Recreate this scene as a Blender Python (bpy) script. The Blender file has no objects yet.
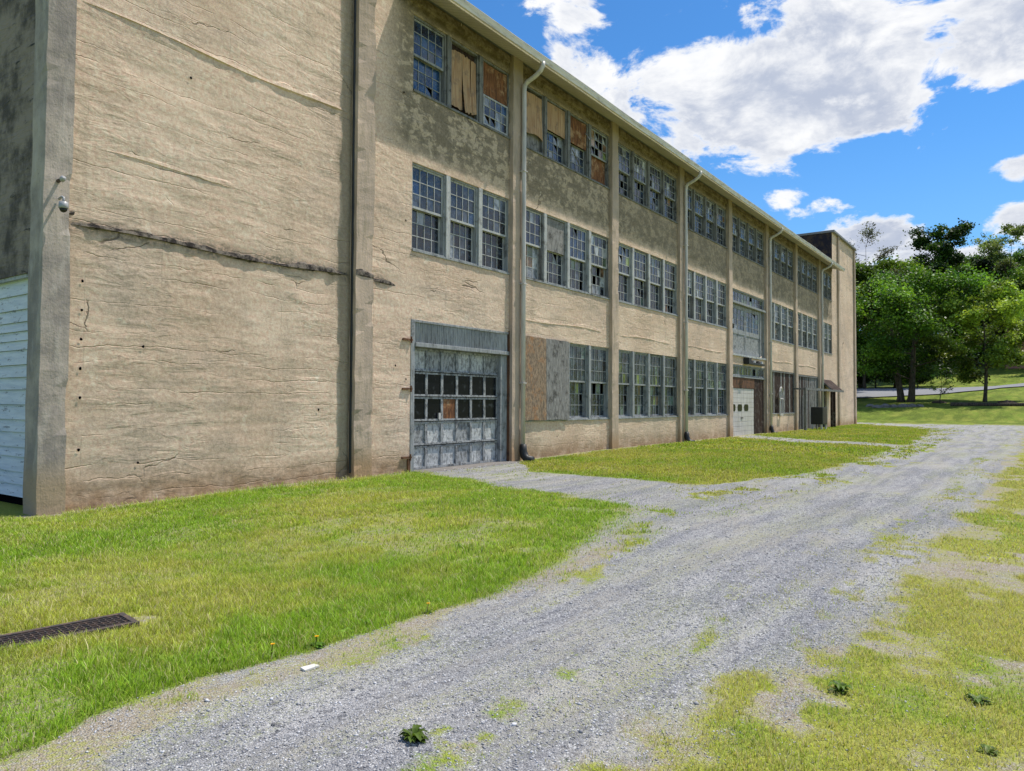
import bpy, math, random
import numpy as np
from mathutils import Matrix, Vector

random.seed(7)
RN = np.random.default_rng(11)
scene = bpy.context.scene
COL = scene.collection
FY = 12.0                     # facade plane
P0, BAY = 11.0, 5.915         # first pilaster, bay spacing
def PX(k): return P0 + BAY * k
def U(a, b): return random.uniform(a, b)

# ------------------------------------------------------------------ noise
def _hash(ix, iy, s):
    n = (ix.astype(np.int64) * 374761393 + iy.astype(np.int64) * 668265263 + s * 974634777) & 0xFFFFFFFF
    n = ((n ^ (n >> 13)) * 1274126177) & 0xFFFFFFFF
    n = (n ^ (n >> 16)) & 0xFFFFFFFF
    return n / 4294967295.0
def vn(x, y, s=0):
    x = np.asarray(x, float); y = np.asarray(y, float)
    x, y = np.broadcast_arrays(x, y)
    ix = np.floor(x); iy = np.floor(y); fx = x - ix; fy = y - iy
    fx = fx * fx * (3 - 2 * fx); fy = fy * fy * (3 - 2 * fy)
    a = _hash(ix, iy, s); b = _hash(ix + 1, iy, s); c = _hash(ix, iy + 1, s); d = _hash(ix + 1, iy + 1, s)
    return (a * (1 - fx) + b * fx) * (1 - fy) + (c * (1 - fx) + d * fx) * fy
def fbm(x, y, s=0, o=4):
    t = 0; a = .5; n = 0
    for i in range(o):
        t = t + a * vn(np.asarray(x) * 2 ** i, np.asarray(y) * 2 ** i, s + i * 17); n += a; a *= .5
    return t / n
def sstep(a, b, x):
    t = np.clip((x - a) / (b - a), 0, 1); return t * t * (3 - 2 * t)

# ------------------------------------------------------------------ terrain
def hgt(x, y):
    x = np.asarray(x, float); y = np.asarray(y, float)
    b = np.interp(x, [-200, 2, 5, 9, 13, 17, 22, 66, 75, 85, 92, 97, 105, 112, 120, 128, 150, 200, 400, 4000],
                  [0.04, .04, -.03, .05, .03, .03, .1, .12, .3, 1.5, 2.02, 2.4, 3.2, 3.8, 4.2, 4.75, 8, 14, 22, 22])
    n = (fbm(x * .35, y * .35, 5, 3) - .5) * .10
    rut = -.03 * np.exp(-((y - 1.6) / .35) ** 2) - .03 * np.exp(-((y - 3.0) / .35) ** 2)
    near = sstep(70, 50, x)
    return b + n * sstep(11.9, 10.5, y) * near + rut * near
def edgeL(x): return np.interp(x, [-5, .7, 1.6, 2.1, 2.6, 3.1, 4.5, 5.4, 6.3, 8.1, 9.9, 10.6, 10.95], [3.62, 3.64, 3.76, 3.9, 3.9, 3.84, 3.82, 3.75, 3.85, 4.2, 4.6, 5.0, 5.6])
def xleft(y): return np.interp(y, [5.0, 6.3, 7.5, 9.0, 11.0, 12], [10.9, 11.1, 11.15, 11.6, 12.6, 12.75])
def xright(y): return np.interp(y, [4.0, 5.4, 6.7, 8.4, 9.9, 10.6, 12], [19, 13.9, 14.0, 14.35, 14.5, 15.3, 17.0])
def edge2(x): return np.interp(x, [13, 13.9, 15.1, 18.5, 23.5, 32, 40, 52, 58, 62], [5.6, 5.1, 4.6, 4.0, 3.75, 3.9, 4.25, 5.2, 7, 11])
def edgeR(x): return np.interp(x, [0, 3, 4, 4.9, 5.4, 7, 8.4, 11, 17, 30, 60], [1.75, 1.65, 1.6, 1.25, 1.05, 1.1, .95, .95, .7, .5, .4])
def segd(x, y, ax, ay, bx, by):
    dx, dy = bx - ax, by - ay; t = np.clip(((x - ax) * dx + (y - ay) * dy) / (dx * dx + dy * dy), 0, 1)
    return np.hypot(x - ax - t * dx, y - ay - t * dy)
def masks(x, y):
    """gravel amount, grass amount, lushness (0 straw .. 1 deep green)"""
    x = np.asarray(x, float); y = np.asarray(y, float)
    j = (fbm(x * 1.1, y * 1.1, 31, 4) - .5) * .55
    jf = (fbm(x * 5, y * 5, 41, 3) - .5) * .22
    jj = j + jf
    w1 = np.where(x < 5, .14, np.interp(x, [5, 9], [.3, 1.5]))
    lawn = sstep(np.where(x < 5, -.02, -w1 * .5), w1, y - edgeL(x) + jj * .45) * sstep(.8, -.5, x - xleft(y) - jj * 1.6)
    lawn = np.where(x > 13, 0, lawn)
    p2 = sstep(-.1, .7, y - edge2(x) + jj * 1.6) * sstep(-.1, .5, x - xright(y) + jj)
    p2 = np.where((x > 12.5) & (x < 64.5), p2, 0)
    dd = np.minimum(segd(x, y, 36.5, 12.3, 33, 8.5), segd(x, y, 33, 8.5, 30.5, 3.5))
    p2 = p2 * (1 - .75 * sstep(1.5, .6, dd + jj * 1.5))
    right = sstep(.35, -.3, y - edgeR(x) + jj * 1.2)
    pat = .55 * fbm(x * .9, y * .9, 77, 4) + .45 * fbm(x * 4.5, y * 4.5, 78, 3)
    rraw = right
    right = right * np.clip(.80 + 2.4 * (pat - .46), .3, 1)
    right = right * (1 - .7 * sstep(.64, .74, fbm(x * 1.7 + 9, y * 1.7, 58, 3)))
    far = sstep(64, 71, x + jj * 6)
    far = np.maximum(far, sstep(-2.5, -4.5, y))
    mid = .34 * sstep(.6, .0, np.abs(y - 2.3 + .03 * (x - 3) - .3 * j)) * sstep(.42, .66, fbm(x * .7, y * 3.2, 91, 5))
    mid = np.maximum(mid, .42 * sstep(.45, .72, fbm(x * .35, y * 2.2, 97, 5)) * sstep(5, 14, x))
    mid = np.maximum(mid, .6 * sstep(1.3, .0, np.abs(y - edgeR(x) - .5)) * sstep(.40, .66, fbm(x * .6, y * 3.0, 12, 5)))
    mid = np.maximum(mid, .8 * sstep(1.4, .1, np.abs(y - edge2(x) + .35)) * sstep(.34, .6, fbm(x * .8, y * 1.5, 14, 4)) * (x > 12))
    mid = np.maximum(mid, .7 * sstep(.45, .1, np.abs(y - edgeL(x) + .22)) * sstep(.45, .6, fbm(x * 1.6, y * 2.5, 15, 4)) * (x < 11))
    mid = mid * (.25 + .75 * sstep(.44, .58, fbm(x * 5, y * 7, 99, 3)))
    grass = np.maximum.reduce([lawn, p2, right, far, mid])
    dirt = sstep(.36, .05, np.abs(y - edgeL(x) + .12 + j * .5)) * sstep(10, 6, x) * .85 * (.45 + .55 * sstep(.35, .6, fbm(x * .9, y * 2, 19, 3)))
    dirt = np.maximum(dirt, .9 * sstep(.14, .02, np.abs(y - 5.79 - (x - 2.3) * -.15)) * (x < 3.0) * (x > 1))
    dirt = np.maximum(dirt, .9 * sstep(.25, .05, np.hypot(x - 2.95, y - 5.5)))
    dirt = np.maximum(dirt, sstep(.5, .2, 11.98 - y + jj * .7) * (x > 4.5) * (np.abs(x - 14.6) > 2.2) * (x < 65) * (y < 12.1))
    dirt = np.maximum(dirt, .9 * sstep(.62, .72, fbm(x * .8 + 30, y * 1.2, 23, 3)) * lawn * .7)
    dirt = np.maximum(dirt, .8 * sstep(.56, .66, fbm(x * 1.2, y * 1.2 + 50, 29, 3)) * (y < .9))
    dirt0 = np.maximum(dirt, .85 * rraw * (1 - .6 * sstep(.55, .7, fbm(x * 1.4, y * 1.4, 66, 3))))
    gr = np.clip(grass * (1 - dirt * np.where(lawn > .5, .75, .6)), 0, 1)
    gravel = np.clip((1 - grass) * (1 - dirt0), 0, 1)
    lush = .62 * fbm(x * .55, y * .55, 63, 4) + .38 * fbm(x * 3.3, y * 3.3, 64, 3)
    lush = lush + .18 * lawn * np.exp(-((y - edgeL(x) - .5) / .5) ** 2) * (x < 8) - .20 * (right > .05) - .1 * (mid > .1)
    return gravel, gr, np.clip(lush, 0, 1)

# ------------------------------------------------------------------ nodes
class NT:
    def __init__(s, tree): s.t = tree; s.t.nodes.clear()
    def n(s, typ, ins=None, out=0, **pr):
        nd = s.t.nodes.new(typ)
        for k, v in pr.items(): setattr(nd, k, v)
        for k, v in (ins or {}).items():
            sk = nd.inputs[k]
            if isinstance(v, bpy.types.NodeSocket): s.t.links.new(v, sk)
            else: sk.default_value = v
        return nd.outputs[out]
    def m(s, op, a, b=0.0, c=None, clamp=False):
        ins = {0: a, 1: b}
        if c is not None: ins[2] = c
        return s.n('ShaderNodeMath', ins, operation=op, use_clamp=clamp)
    def noise(s, vec, scale, detail=4, rough=.55, dist=0.0):
        return s.n('ShaderNodeTexNoise', {'Vector': vec, 'Scale': scale, 'Detail': detail, 'Roughness': rough, 'Distortion': dist})
    def ramp(s, f, a, b, lo=0.0, hi=1.0, smooth=True):
        return s.n('ShaderNodeMapRange', {0: f, 1: a, 2: b, 3: lo, 4: hi}, interpolation_type='SMOOTHSTEP' if smooth else 'LINEAR')
    def mix(s, f, a, b, blend='MIX'):
        nd = s.t.nodes.new('ShaderNodeMix'); nd.data_type = 'RGBA'; nd.blend_type = blend
        for k, v in ((0, f), (6, a), (7, b)):
            if isinstance(v, bpy.types.NodeSocket): s.t.links.new(v, nd.inputs[k])
            else: nd.inputs[k].default_value = (tuple(v) + (1,))[:4] if k else v
        return nd.outputs[2]
    def scale(s, vec, x, y, z):
        return s.n('ShaderNodeVectorMath', {0: vec, 1: (x, y, z)}, operation='MULTIPLY')
    def sep(s, vec):
        nd = s.t.nodes.new('ShaderNodeSeparateXYZ'); s.t.links.new(vec, nd.inputs[0]); return nd.outputs
    def attr(s, name, out='Color'):
        nd = s.t.nodes.new('ShaderNodeAttribute'); nd.attribute_name = name; return nd.outputs[out]
    def bump(s, h, dist=.02, strength=1.0, normal=None):
        ins = {'Height': h, 'Distance': dist, 'Strength': strength}
        if normal is not None: ins['Normal'] = normal
        return s.n('ShaderNodeBump', ins)
MATS = {}
def mat(name, fn, rough=.8, spec=.3, **kw):
    m = bpy.data.materials.new(name); m.use_nodes = True; t = NT(m.node_tree)
    out = t.t.nodes.new('ShaderNodeOutputMaterial'); b = t.t.nodes.new('ShaderNodeBsdfPrincipled')
    b.inputs['Roughness'].default_value = rough; b.inputs['Specular IOR Level'].default_value = spec
    t.t.links.new(b.outputs[0], out.inputs[0])
    P = t.n('ShaderNodeNewGeometry', out='Position')
    r = fn(t, P)
    def put(sock, v):
        if isinstance(v, bpy.types.NodeSocket): t.t.links.new(v, b.inputs[sock])
        else: b.inputs[sock].default_value = (tuple(v) + (1,))[:4] if hasattr(v, '__len__') else v
    if isinstance(r, dict):
        for k, v in r.items(): put(k, v)
    else: put('Base Color', r)
    for k, v in kw.items(): put(k.replace('_', ' '), v)
    MATS[name] = m
    return m

def f_concrete(t, P, tan=True):
    x, y, z = t.sep(P)
    n1 = t.noise(P, .55, 6, .6); n2 = t.noise(P, 2.6, 8, .62); n3 = t.noise(P, 14, 6, .65)
    st = t.noise(t.scale(P, 1.0, 1, .16), 2.2, 6, .6)         # vertical streaks
    hz = t.noise(t.scale(P, .5, 1, 3.2), 1.6, 6, .6, .4)       # horizontal board courses
    c = t.mix(t.ramp(n1, .3, .7), (.60, .44, .32), (.71, .545, .41))
    c = t.mix(t.m('MULTIPLY', t.ramp(hz, .5, .72), .5), c, (.43, .35, .26))
    c = t.mix(t.m('MULTIPLY', t.ramp(st, .52, .75), .5), c, (.40, .325, .235))
    c = t.mix(t.m('MULTIPLY', t.ramp(n2, .62, .66), .55), c, (.76, .65, .50))
    c = t.mix(t.m('MULTIPLY', t.ramp(t.noise(t.scale(P, .7, 1, 1.1), .45, 7, .7, .6), .46, .66), .55), c, (.42, .335, .265))
    # bare, greenish concrete where the paint has gone; eave shadow also deepened by colour
    zj = t.m('MULTIPLY_ADD', t.m('SUBTRACT', n2, .5), .8, z)
    up = t.m('MULTIPLY', t.m('MULTIPLY', t.ramp(zj, 7.35, 7.9), t.ramp(x, 11.6, 12.6)), t.ramp(x, 56.6, 56.2))
    pm = t.noise(t.scale(P, 1.0, 1, 1.5), 3.2, 11, .68, .3)
    big = t.noise(P, .9, 3)
    thr = t.m('MULTIPLY_ADD', big, .35, pm)
    ol = t.mix(t.ramp(thr, .56, .74), (.195, .158, .108), (.29, .232, .16))
    ol = t.mix(t.m('MULTIPLY', t.ramp(thr, .70, .72), t.ramp(x, 14, 30, .85, .25)), ol, (.53, .415, .29))
    c = t.mix(t.m('MULTIPLY', up, .92), c, ol)
    peel = t.m('MULTIPLY', up, t.ramp(thr, .72, .70))
    c = t.mix(t.m('MULTIPLY', t.m('MULTIPLY', t.ramp(pm, .63, .65), t.ramp(z, 7.5, 7.0)), .5), c, (.38, .32, .24))
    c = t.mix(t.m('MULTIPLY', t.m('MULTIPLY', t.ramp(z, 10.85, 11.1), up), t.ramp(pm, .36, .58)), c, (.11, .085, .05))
    # grime at the foot
    foot = t.m('MULTIPLY', t.ramp(z, .75, .05), t.ramp(n2, .3, .6, .35, 1))
    c = t.mix(foot, c, (.33, .215, .13))
    spk = t.ramp(n3, .68, .74)
    c = t.mix(t.m('MULTIPLY', spk, .5), c, (.25, .20, .14))
    n4 = t.noise(t.scale(P, 1, 1, 1.8), 34, 4, .7)
    c = t.mix(.22, c, t.mix(t.ramp(n3, .25, .75), (.0, .0, .0), (1, 1, 1)), 'OVERLAY')
    c = t.mix(.16, c, t.mix(t.ramp(n4, .3, .7), (.0, .0, .0), (1, 1, 1)), 'OVERLAY')
    zf = t.m('FRACT', t.m('DIVIDE', t.m('MULTIPLY_ADD', t.noise(t.scale(P, 1, 1, .5), .8, 5, .6), .35, z), .235))
    bl = t.m('MULTIPLY', t.ramp(t.m('ABSOLUTE', t.m('SUBTRACT', zf, .5)), .055, .0), t.ramp(t.noise(t.scale(P, .5, 1, 3), 1.3, 5, .6), .50, .64))
    c = t.mix(t.m('MULTIPLY', bl, .5), c, (.20, .155, .11))
    vf = t.m('FRACT', t.m('DIVIDE', t.m('MULTIPLY_ADD', n1, .12, x), 1.22))
    vl = t.m('MULTIPLY', t.ramp(t.m('ABSOLUTE', t.m('SUBTRACT', vf, .5)), .012, .0), t.ramp(t.noise(P, 1.1, 4), .5, .6))
    c = t.mix(t.m('MULTIPLY', vl, .4), c, (.25, .2, .15))
    fk = t.noise(t.scale(P, 1.6, 1, .7), 5.5, 6, .6); fb = t.ramp(t.noise(P, .6, 3), .48, .6)
    c = t.mix(t.m('MULTIPLY', t.m('MULTIPLY', t.ramp(fk, .66, .69), fb), .7), c, (.80, .70, .55))
    # long thin cracks and cold joints
    cr = t.n('ShaderNodeTexVoronoi', {'Vector': t.n('ShaderNodeVectorMath', {0: t.scale(P, .28, 1, .75), 1: t.scale(t.n('ShaderNodeTexNoise', {'Vector': P, 'Scale': 1.5, 'Detail': 6}, out=1), .35, .0, .35)}, operation='ADD'), 'Scale': 1.0}, feature='DISTANCE_TO_EDGE')
    crack = t.m('MULTIPLY', t.ramp(cr, .008, .001), t.ramp(t.noise(P, .9, 2), .58, .66))
    c = t.mix(t.m('MULTIPLY', crack, .8), c, (.13, .10, .07))
    lg = t.m('MULTIPLY', t.m('MULTIPLY', t.ramp(t.m('ABSOLUTE', t.m('SUBTRACT', t.m('MULTIPLY_ADD', t.m('SUBTRACT', n2, .5), .5, z), 4.36)), .2, .04), t.ramp(x, 12.6, 11.6)), t.ramp(n3, .35, .6))
    c = t.mix(t.m('MULTIPLY', lg, .75), c, (.11, .09, .07))
    pil_shade = t.m('MULTIPLY', t.ramp(t.m('MULTIPLY_ADD', t.m('SUBTRACT', t.noise(t.scale(P, 1, 1, .5), 1.6, 6, .6), .5), .5, x), 10.42, 10.60), t.ramp(x, 10.9, 10.86))
    c = t.mix(t.m('MULTIPLY', pil_shade, .6), c, (.20, .17, .115))  # stained strip, also deepening the first pilaster's cast shadow by colour
    # relief
    tro = t.noise(t.scale(P, .75, 1, 2.6), 2.6, 7, .55, .9)
    fl = t.ramp(t.noise(P, .7, 4), .35, .62, .25, 1)
    h = t.m('MULTIPLY', t.m('ADD', t.m('MULTIPLY', tro, 1.1), t.m('MULTIPLY', hz, .4)), fl)
    h = t.m('MULTIPLY_ADD', n3, .2, h)
    h = t.m('MULTIPLY_ADD', peel, -.05, h)
    h = t.m('MULTIPLY_ADD', crack, -.5, h); h = t.m('MULTIPLY_ADD', bl, -.45, h)
    return {'Base Color': c, 'Normal': t.bump(h, .028, .8)}
def f_gray(t, P):
    n1 = t.noise(P, 1.1, 7, .65); n2 = t.noise(t.scale(P, 1, 1, .25), 5, 7, .6); n3 = t.noise(P, 22, 6, .6)
    c = t.mix(t.ramp(n1, .35, .65), (.46, .39, .33), (.25, .22, .20))
    c = t.mix(t.m('MULTIPLY', t.ramp(n2, .5, .7), .6), c, (.52, .46, .40))
    z = t.sep(P)[2]
    c = t.mix(t.ramp(z, .9, .3), c, (.37, .28, .19))
    c = t.mix(t.m('MULTIPLY', t.ramp(n3, .62, .7), .5), c, (.13, .12, .1))
    return {'Base Color': c, 'Normal': t.bump(t.m('MULTIPLY_ADD', n3, .3, n2), .03, .8)}
def f_pil(t, P):
    n1 = t.noise(P, .8, 7, .65); n2 = t.noise(t.scale(P, 1, 1, .2), 6, 7, .6); n3 = t.noise(P, 20, 6, .6)
    c = t.mix(t.ramp(n1, .35, .65), (.55, .425, .325), (.42, .33, .26))
    c = t.mix(t.m('MULTIPLY', t.ramp(n2, .52, .66), .6), c, (.30, .25, .18))
    c = t.mix(t.m('MULTIPLY', t.ramp(t.sep(P)[2], 8.5, 10.8), .6), c, (.25, .205, .15))
    c = t.mix(t.ramp(t.sep(P)[2], .9, .2), c, (.38, .25, .15))
    return {'Base Color': c, 'Normal': t.bump(t.m('MULTIPLY_ADD', n3, .4, n2), .03, .7)}
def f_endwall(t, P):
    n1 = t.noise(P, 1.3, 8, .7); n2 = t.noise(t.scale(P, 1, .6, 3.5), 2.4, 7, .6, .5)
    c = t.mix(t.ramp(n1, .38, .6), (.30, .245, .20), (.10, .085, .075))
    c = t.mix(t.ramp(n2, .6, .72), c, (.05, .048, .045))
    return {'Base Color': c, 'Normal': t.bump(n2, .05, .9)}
def wood(c1, c2, c3, grain=(7, 7, .7), peelc=None, amt=.5):
    def f(t, P):
        g = t.noise(t.scale(P, *grain), 3, 8, .65, .6); n = t.noise(P, 3.5, 8, .7)
        c = t.mix(t.ramp(g, .35, .65), c1, c2); c = t.mix(t.m('MULTIPLY', t.ramp(n, .5, .66), .85), c, c3)
        if peelc:
            pn = t.noise(t.scale(P, 1.6, 1.6, .8), 9, 9, .7); c = t.mix(t.m('MULTIPLY', t.ramp(pn, .5, .56), amt), c, peelc)
        return {'Base Color': c, 'Normal': t.bump(t.m('ADD', g, n), .012, .8)}
    return f
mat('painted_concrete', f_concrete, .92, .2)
mat('grey_concrete', f_gray, .92, .2)
mat('pilaster_concrete', f_pil, .92, .2)
mat('stained_concrete', f_endwall, .95, .1)
mat('grey_paint_wood', wood((.22, .23, .235), (.36, .37, .37), (.10, .10, .098)), .75, .3)
mat('dark_grey_wood', wood((.13, .13, .125), (.24, .235, .225), (.05, .047, .045)), .85, .2)
mat('pale_post_wood', wood((.36, .37, .37), (.5, .5, .48), (.2, .19, .18)), .8, .2)
mat('grey_plywood', wood((.15, .145, .14), (.33, .315, .30), (.065, .06, .055), (9, 9, 1.2)), .9, .1)
mat('tan_plywood', wood((.48, .33, .20), (.34, .20, .11), (.24, .17, .12), (6, 6, .4)), .9, .1)
mat('orange_board', wood((.27, .12, .055), (.10, .05, .03), (.42, .27, .15), (6, 6, 1.0)), .9, .1)
mat('flake_board', wood((.40, .29, .20), (.19, .135, .095), (.40, .20, .09), (9, 9, 3), (.09, .08, .07), .45), .9, .1)
mat('dark_red_wood', wood((.055, .028, .02), (.022, .015, .012), (.14, .12, .10), (9, 9, .5)), .85, .2)
mat('white_peeling_wood', wood((.52, .53, .52), (.40, .41, .41), (.64, .64, .61), (2, 2, 5), (.13, .13, .13), .65), .7, .3)
mat('door_panel_paint', wood((.28, .29, .29), (.38, .385, .38), (.17, .175, .175), (6, 6, 1.5), (.08, .08, .08), .7), .8, .2)
def f_siding(t, P):
    n = t.noise(t.scale(P, 1, .5, 5), 2.6, 8, .65, .3); k = t.noise(t.scale(P, 1, .7, 3.5), 5, 9, .7)
    c = t.mix(t.ramp(n, .35, .65), (.56, .60, .64), (.70, .73, .75)); c = t.mix(t.m('MULTIPLY', t.ramp(k, .58, .64), .75), c, (.17, .17, .17))
    return {'Base Color': c, 'Normal': t.bump(k, .008, .7)}
mat('siding_paint', f_siding, .7, .3)
mat('rusty_metal', wood((.10, .05, .03), (.17, .08, .04), (.04, .028, .02), (3, 3, .8)), .85, .3)
def f_metalw(t, P):
    n = t.noise(t.scale(P, 3, 3, .4), 3, 6, .6)
    return t.mix(t.ramp(n, .4, .7), (.58, .545, .52), (.40, .37, .345))
mat('white_metal', f_metalw, .45, .5)
mat('gutter_metal', lambda t, P: t.mix(t.ramp(t.noise(t.scale(P, .6, 3, 3), 3, 7, .65), .45, .7), (.68, .64, .61), (.42, .38, .345)), .5, .4)
def f_soffit(t, P):
    w = t.n('ShaderNodeTexWave', {'Vector': P, 'Scale': 1.7, 'Distortion': 0.0}, wave_type='BANDS', bands_direction='X', wave_profile='SAW')
    line = t.ramp(w, .84, .97)
    n = t.noise(P, 1.2, 5)
    c = t.mix(t.ramp(n, .3, .7), (.60, .53, .45), (.50, .44, .37))
    return {'Base Color': t.mix(t.m('MULTIPLY', line, .6), c, (.15, .13, .10)), 'Normal': t.bump(line, -.01, .5)}
mat('soffit_panel', f_soffit, .6, .3)
mat('roof_metal', lambda t, P: t.mix(t.noise(P, 2, 4), (.16, .16, .16), (.22, .22, .21)), .6, .4)
mat('black_metal', lambda t, P: t.mix(t.noise(P, 6, 4), (.012, .012, .012), (.03, .03, .03)), .5, .4)
mat('dark_void', lambda t, P: (.006, .006, .007), .9, .0)
mat('tower_side_shade', lambda t, P: t.mix(t.ramp(t.noise(P, 2.5, 8, .7), .45, .6), (.025, .023, .03), (.07, .05, .035)), .9, .1)  # shade on the tower's side put into a near black colour
def f_iron(t, P):
    return t.mix(t.ramp(t.noise(P, 25, 5), .4, .65), (.05, .045, .045), (.12, .08, .06))
mat('grate_iron', f_iron, .6, .4)
def f_pane(t, P):
    a = t.attr('col'); x, y, z = t.sep(P)
    d = t.noise(t.scale(P, 1.3, 1, 1), 7, 8, .7, 1.5); sw = t.noise(P, 2.6, 5, .6, 1.0)
    streak = t.noise(t.scale(P, 9, 1, .35), 2.2, 4, .5)
    c = t.mix(t.ramp(d, .48, .70, 0, .5), a, (.13, .19, .26))
    c = t.mix(t.m('MULTIPLY', t.ramp(z, 3.7, 3.5), t.ramp(streak, .48, .62, 0, .5)), c, (.16, .21, .21))  # ground floor panes: streaky reflection painted into the glass colour
    c = t.mix(.8, c, t.mix(t.ramp(sw, .38, .62), (.15, .17, .2), (1.1, 1.1, 1.1)), 'MULTIPLY')  # mottled reflections painted into the pane colour
    return {'Base Color': c, 'Roughness': t.ramp(d, .35, .7, .06, .4), 'IOR': 1.6, 'Normal': t.bump(sw, .02, .25)}
mat('dusty_glass', f_pane, .1, .5)
mat('dark_glass', lambda t, P: {'Base Color': t.mix(t.ramp(t.noise(P, 6, 6), .55, .7), (.008, .009, .012), (.035, .04, .045)), 'IOR': 1.35}, .2, .25)
def f_corr(t, P):
    w = t.n('ShaderNodeTexWave', {'Vector': P, 'Scale': 4.5, 'Distortion': .3}, wave_type='BANDS', bands_direction='X')
    n = t.noise(t.scale(P, 3, 1, .5), 6, 6, .7)
    c = t.mix(t.ramp(n, .4, .65), (.32, .325, .32), (.13, .13, .13)); c = t.mix(t.m('MULTIPLY', w, .4), c, (.56, .57, .56))
    return {'Base Color': c, 'Normal': t.bump(w, .02, .8)}
mat('corrugated_sheet', f_corr, .6, .4)
def f_bark(t, P):
    n = t.noise(t.scale(P, 6, 6, 1), 2, 6); return {'Base Color': t.mix(t.ramp(n, .35, .65), (.05, .038, .028), (.12, .095, .07)), 'Normal': t.bump(n, .05, .8)}
mat('bark', f_bark, .9, .1)
def leafmat(name, tr=.35):
    m = bpy.data.materials.new(name); m.use_nodes = True; t = NT(m.node_tree)
    out = t.t.nodes.new('ShaderNodeOutputMaterial'); a = t.attr('col')
    oi = t.n('ShaderNodeObjectInfo', out='Random')
    hsv = t.n('ShaderNodeHueSaturation', {'Hue': t.ramp(oi, 0, 1, .485, .51), 'Value': t.ramp(oi, 0, 1, .85, 1.15), 'Color': a})
    p = t.n('ShaderNodeBsdfPrincipled', {'Base Color': hsv, 'Roughness': .5, 'Specular IOR Level': .25})
    tl = t.n('ShaderNodeBsdfTranslucent', {'Color': t.mix(1, hsv, (1.5, 1.5, .6), 'MULTIPLY')})
    t.t.links.new(t.n('ShaderNodeMixShader', {0: tr, 1: p, 2: tl}), out.inputs[0]); MATS[name] = m
leafmat('leaves', .3); leafmat('grass_blades', .3)
mat('stone_chips', lambda t, P: t.attr('col'), .8, .2)
mat('rock', lambda t, P: {'Base Color': t.mix(t.noise(P, 4, 6), (.12, .11, .10), (.28, .26, .24)), 'Normal': t.bump(t.noise(P, 6, 6), .05, .8)}, .9, .2)
mat('white_plastic', lambda t, P: (.34, .34, .35), .35, .5)
mat('flower_yellow', lambda t, P: (.85, .45, .01), .6, .2)
mat('pale_card', lambda t, P: t.mix(t.noise(P, 30, 3), (.55, .52, .47), (.7, .68, .63)), .8, .2)
mat('brick_red', lambda t, P: t.mix(t.noise(P, 5, 4), (.45, .16, .12), (.55, .25, .2)), .9, .2)
mat('stucco_light', lambda t, P: t.mix(t.noise(P, 2, 4), (.5, .48, .45), (.6, .58, .55)), .9, .2)
def f_asphalt(t, P):
    n = t.noise(P, .5, 5); return t.mix(n, (.20, .205, .22), (.27, .275, .29))
mat('asphalt', f_asphalt, .85, .2)
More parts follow.
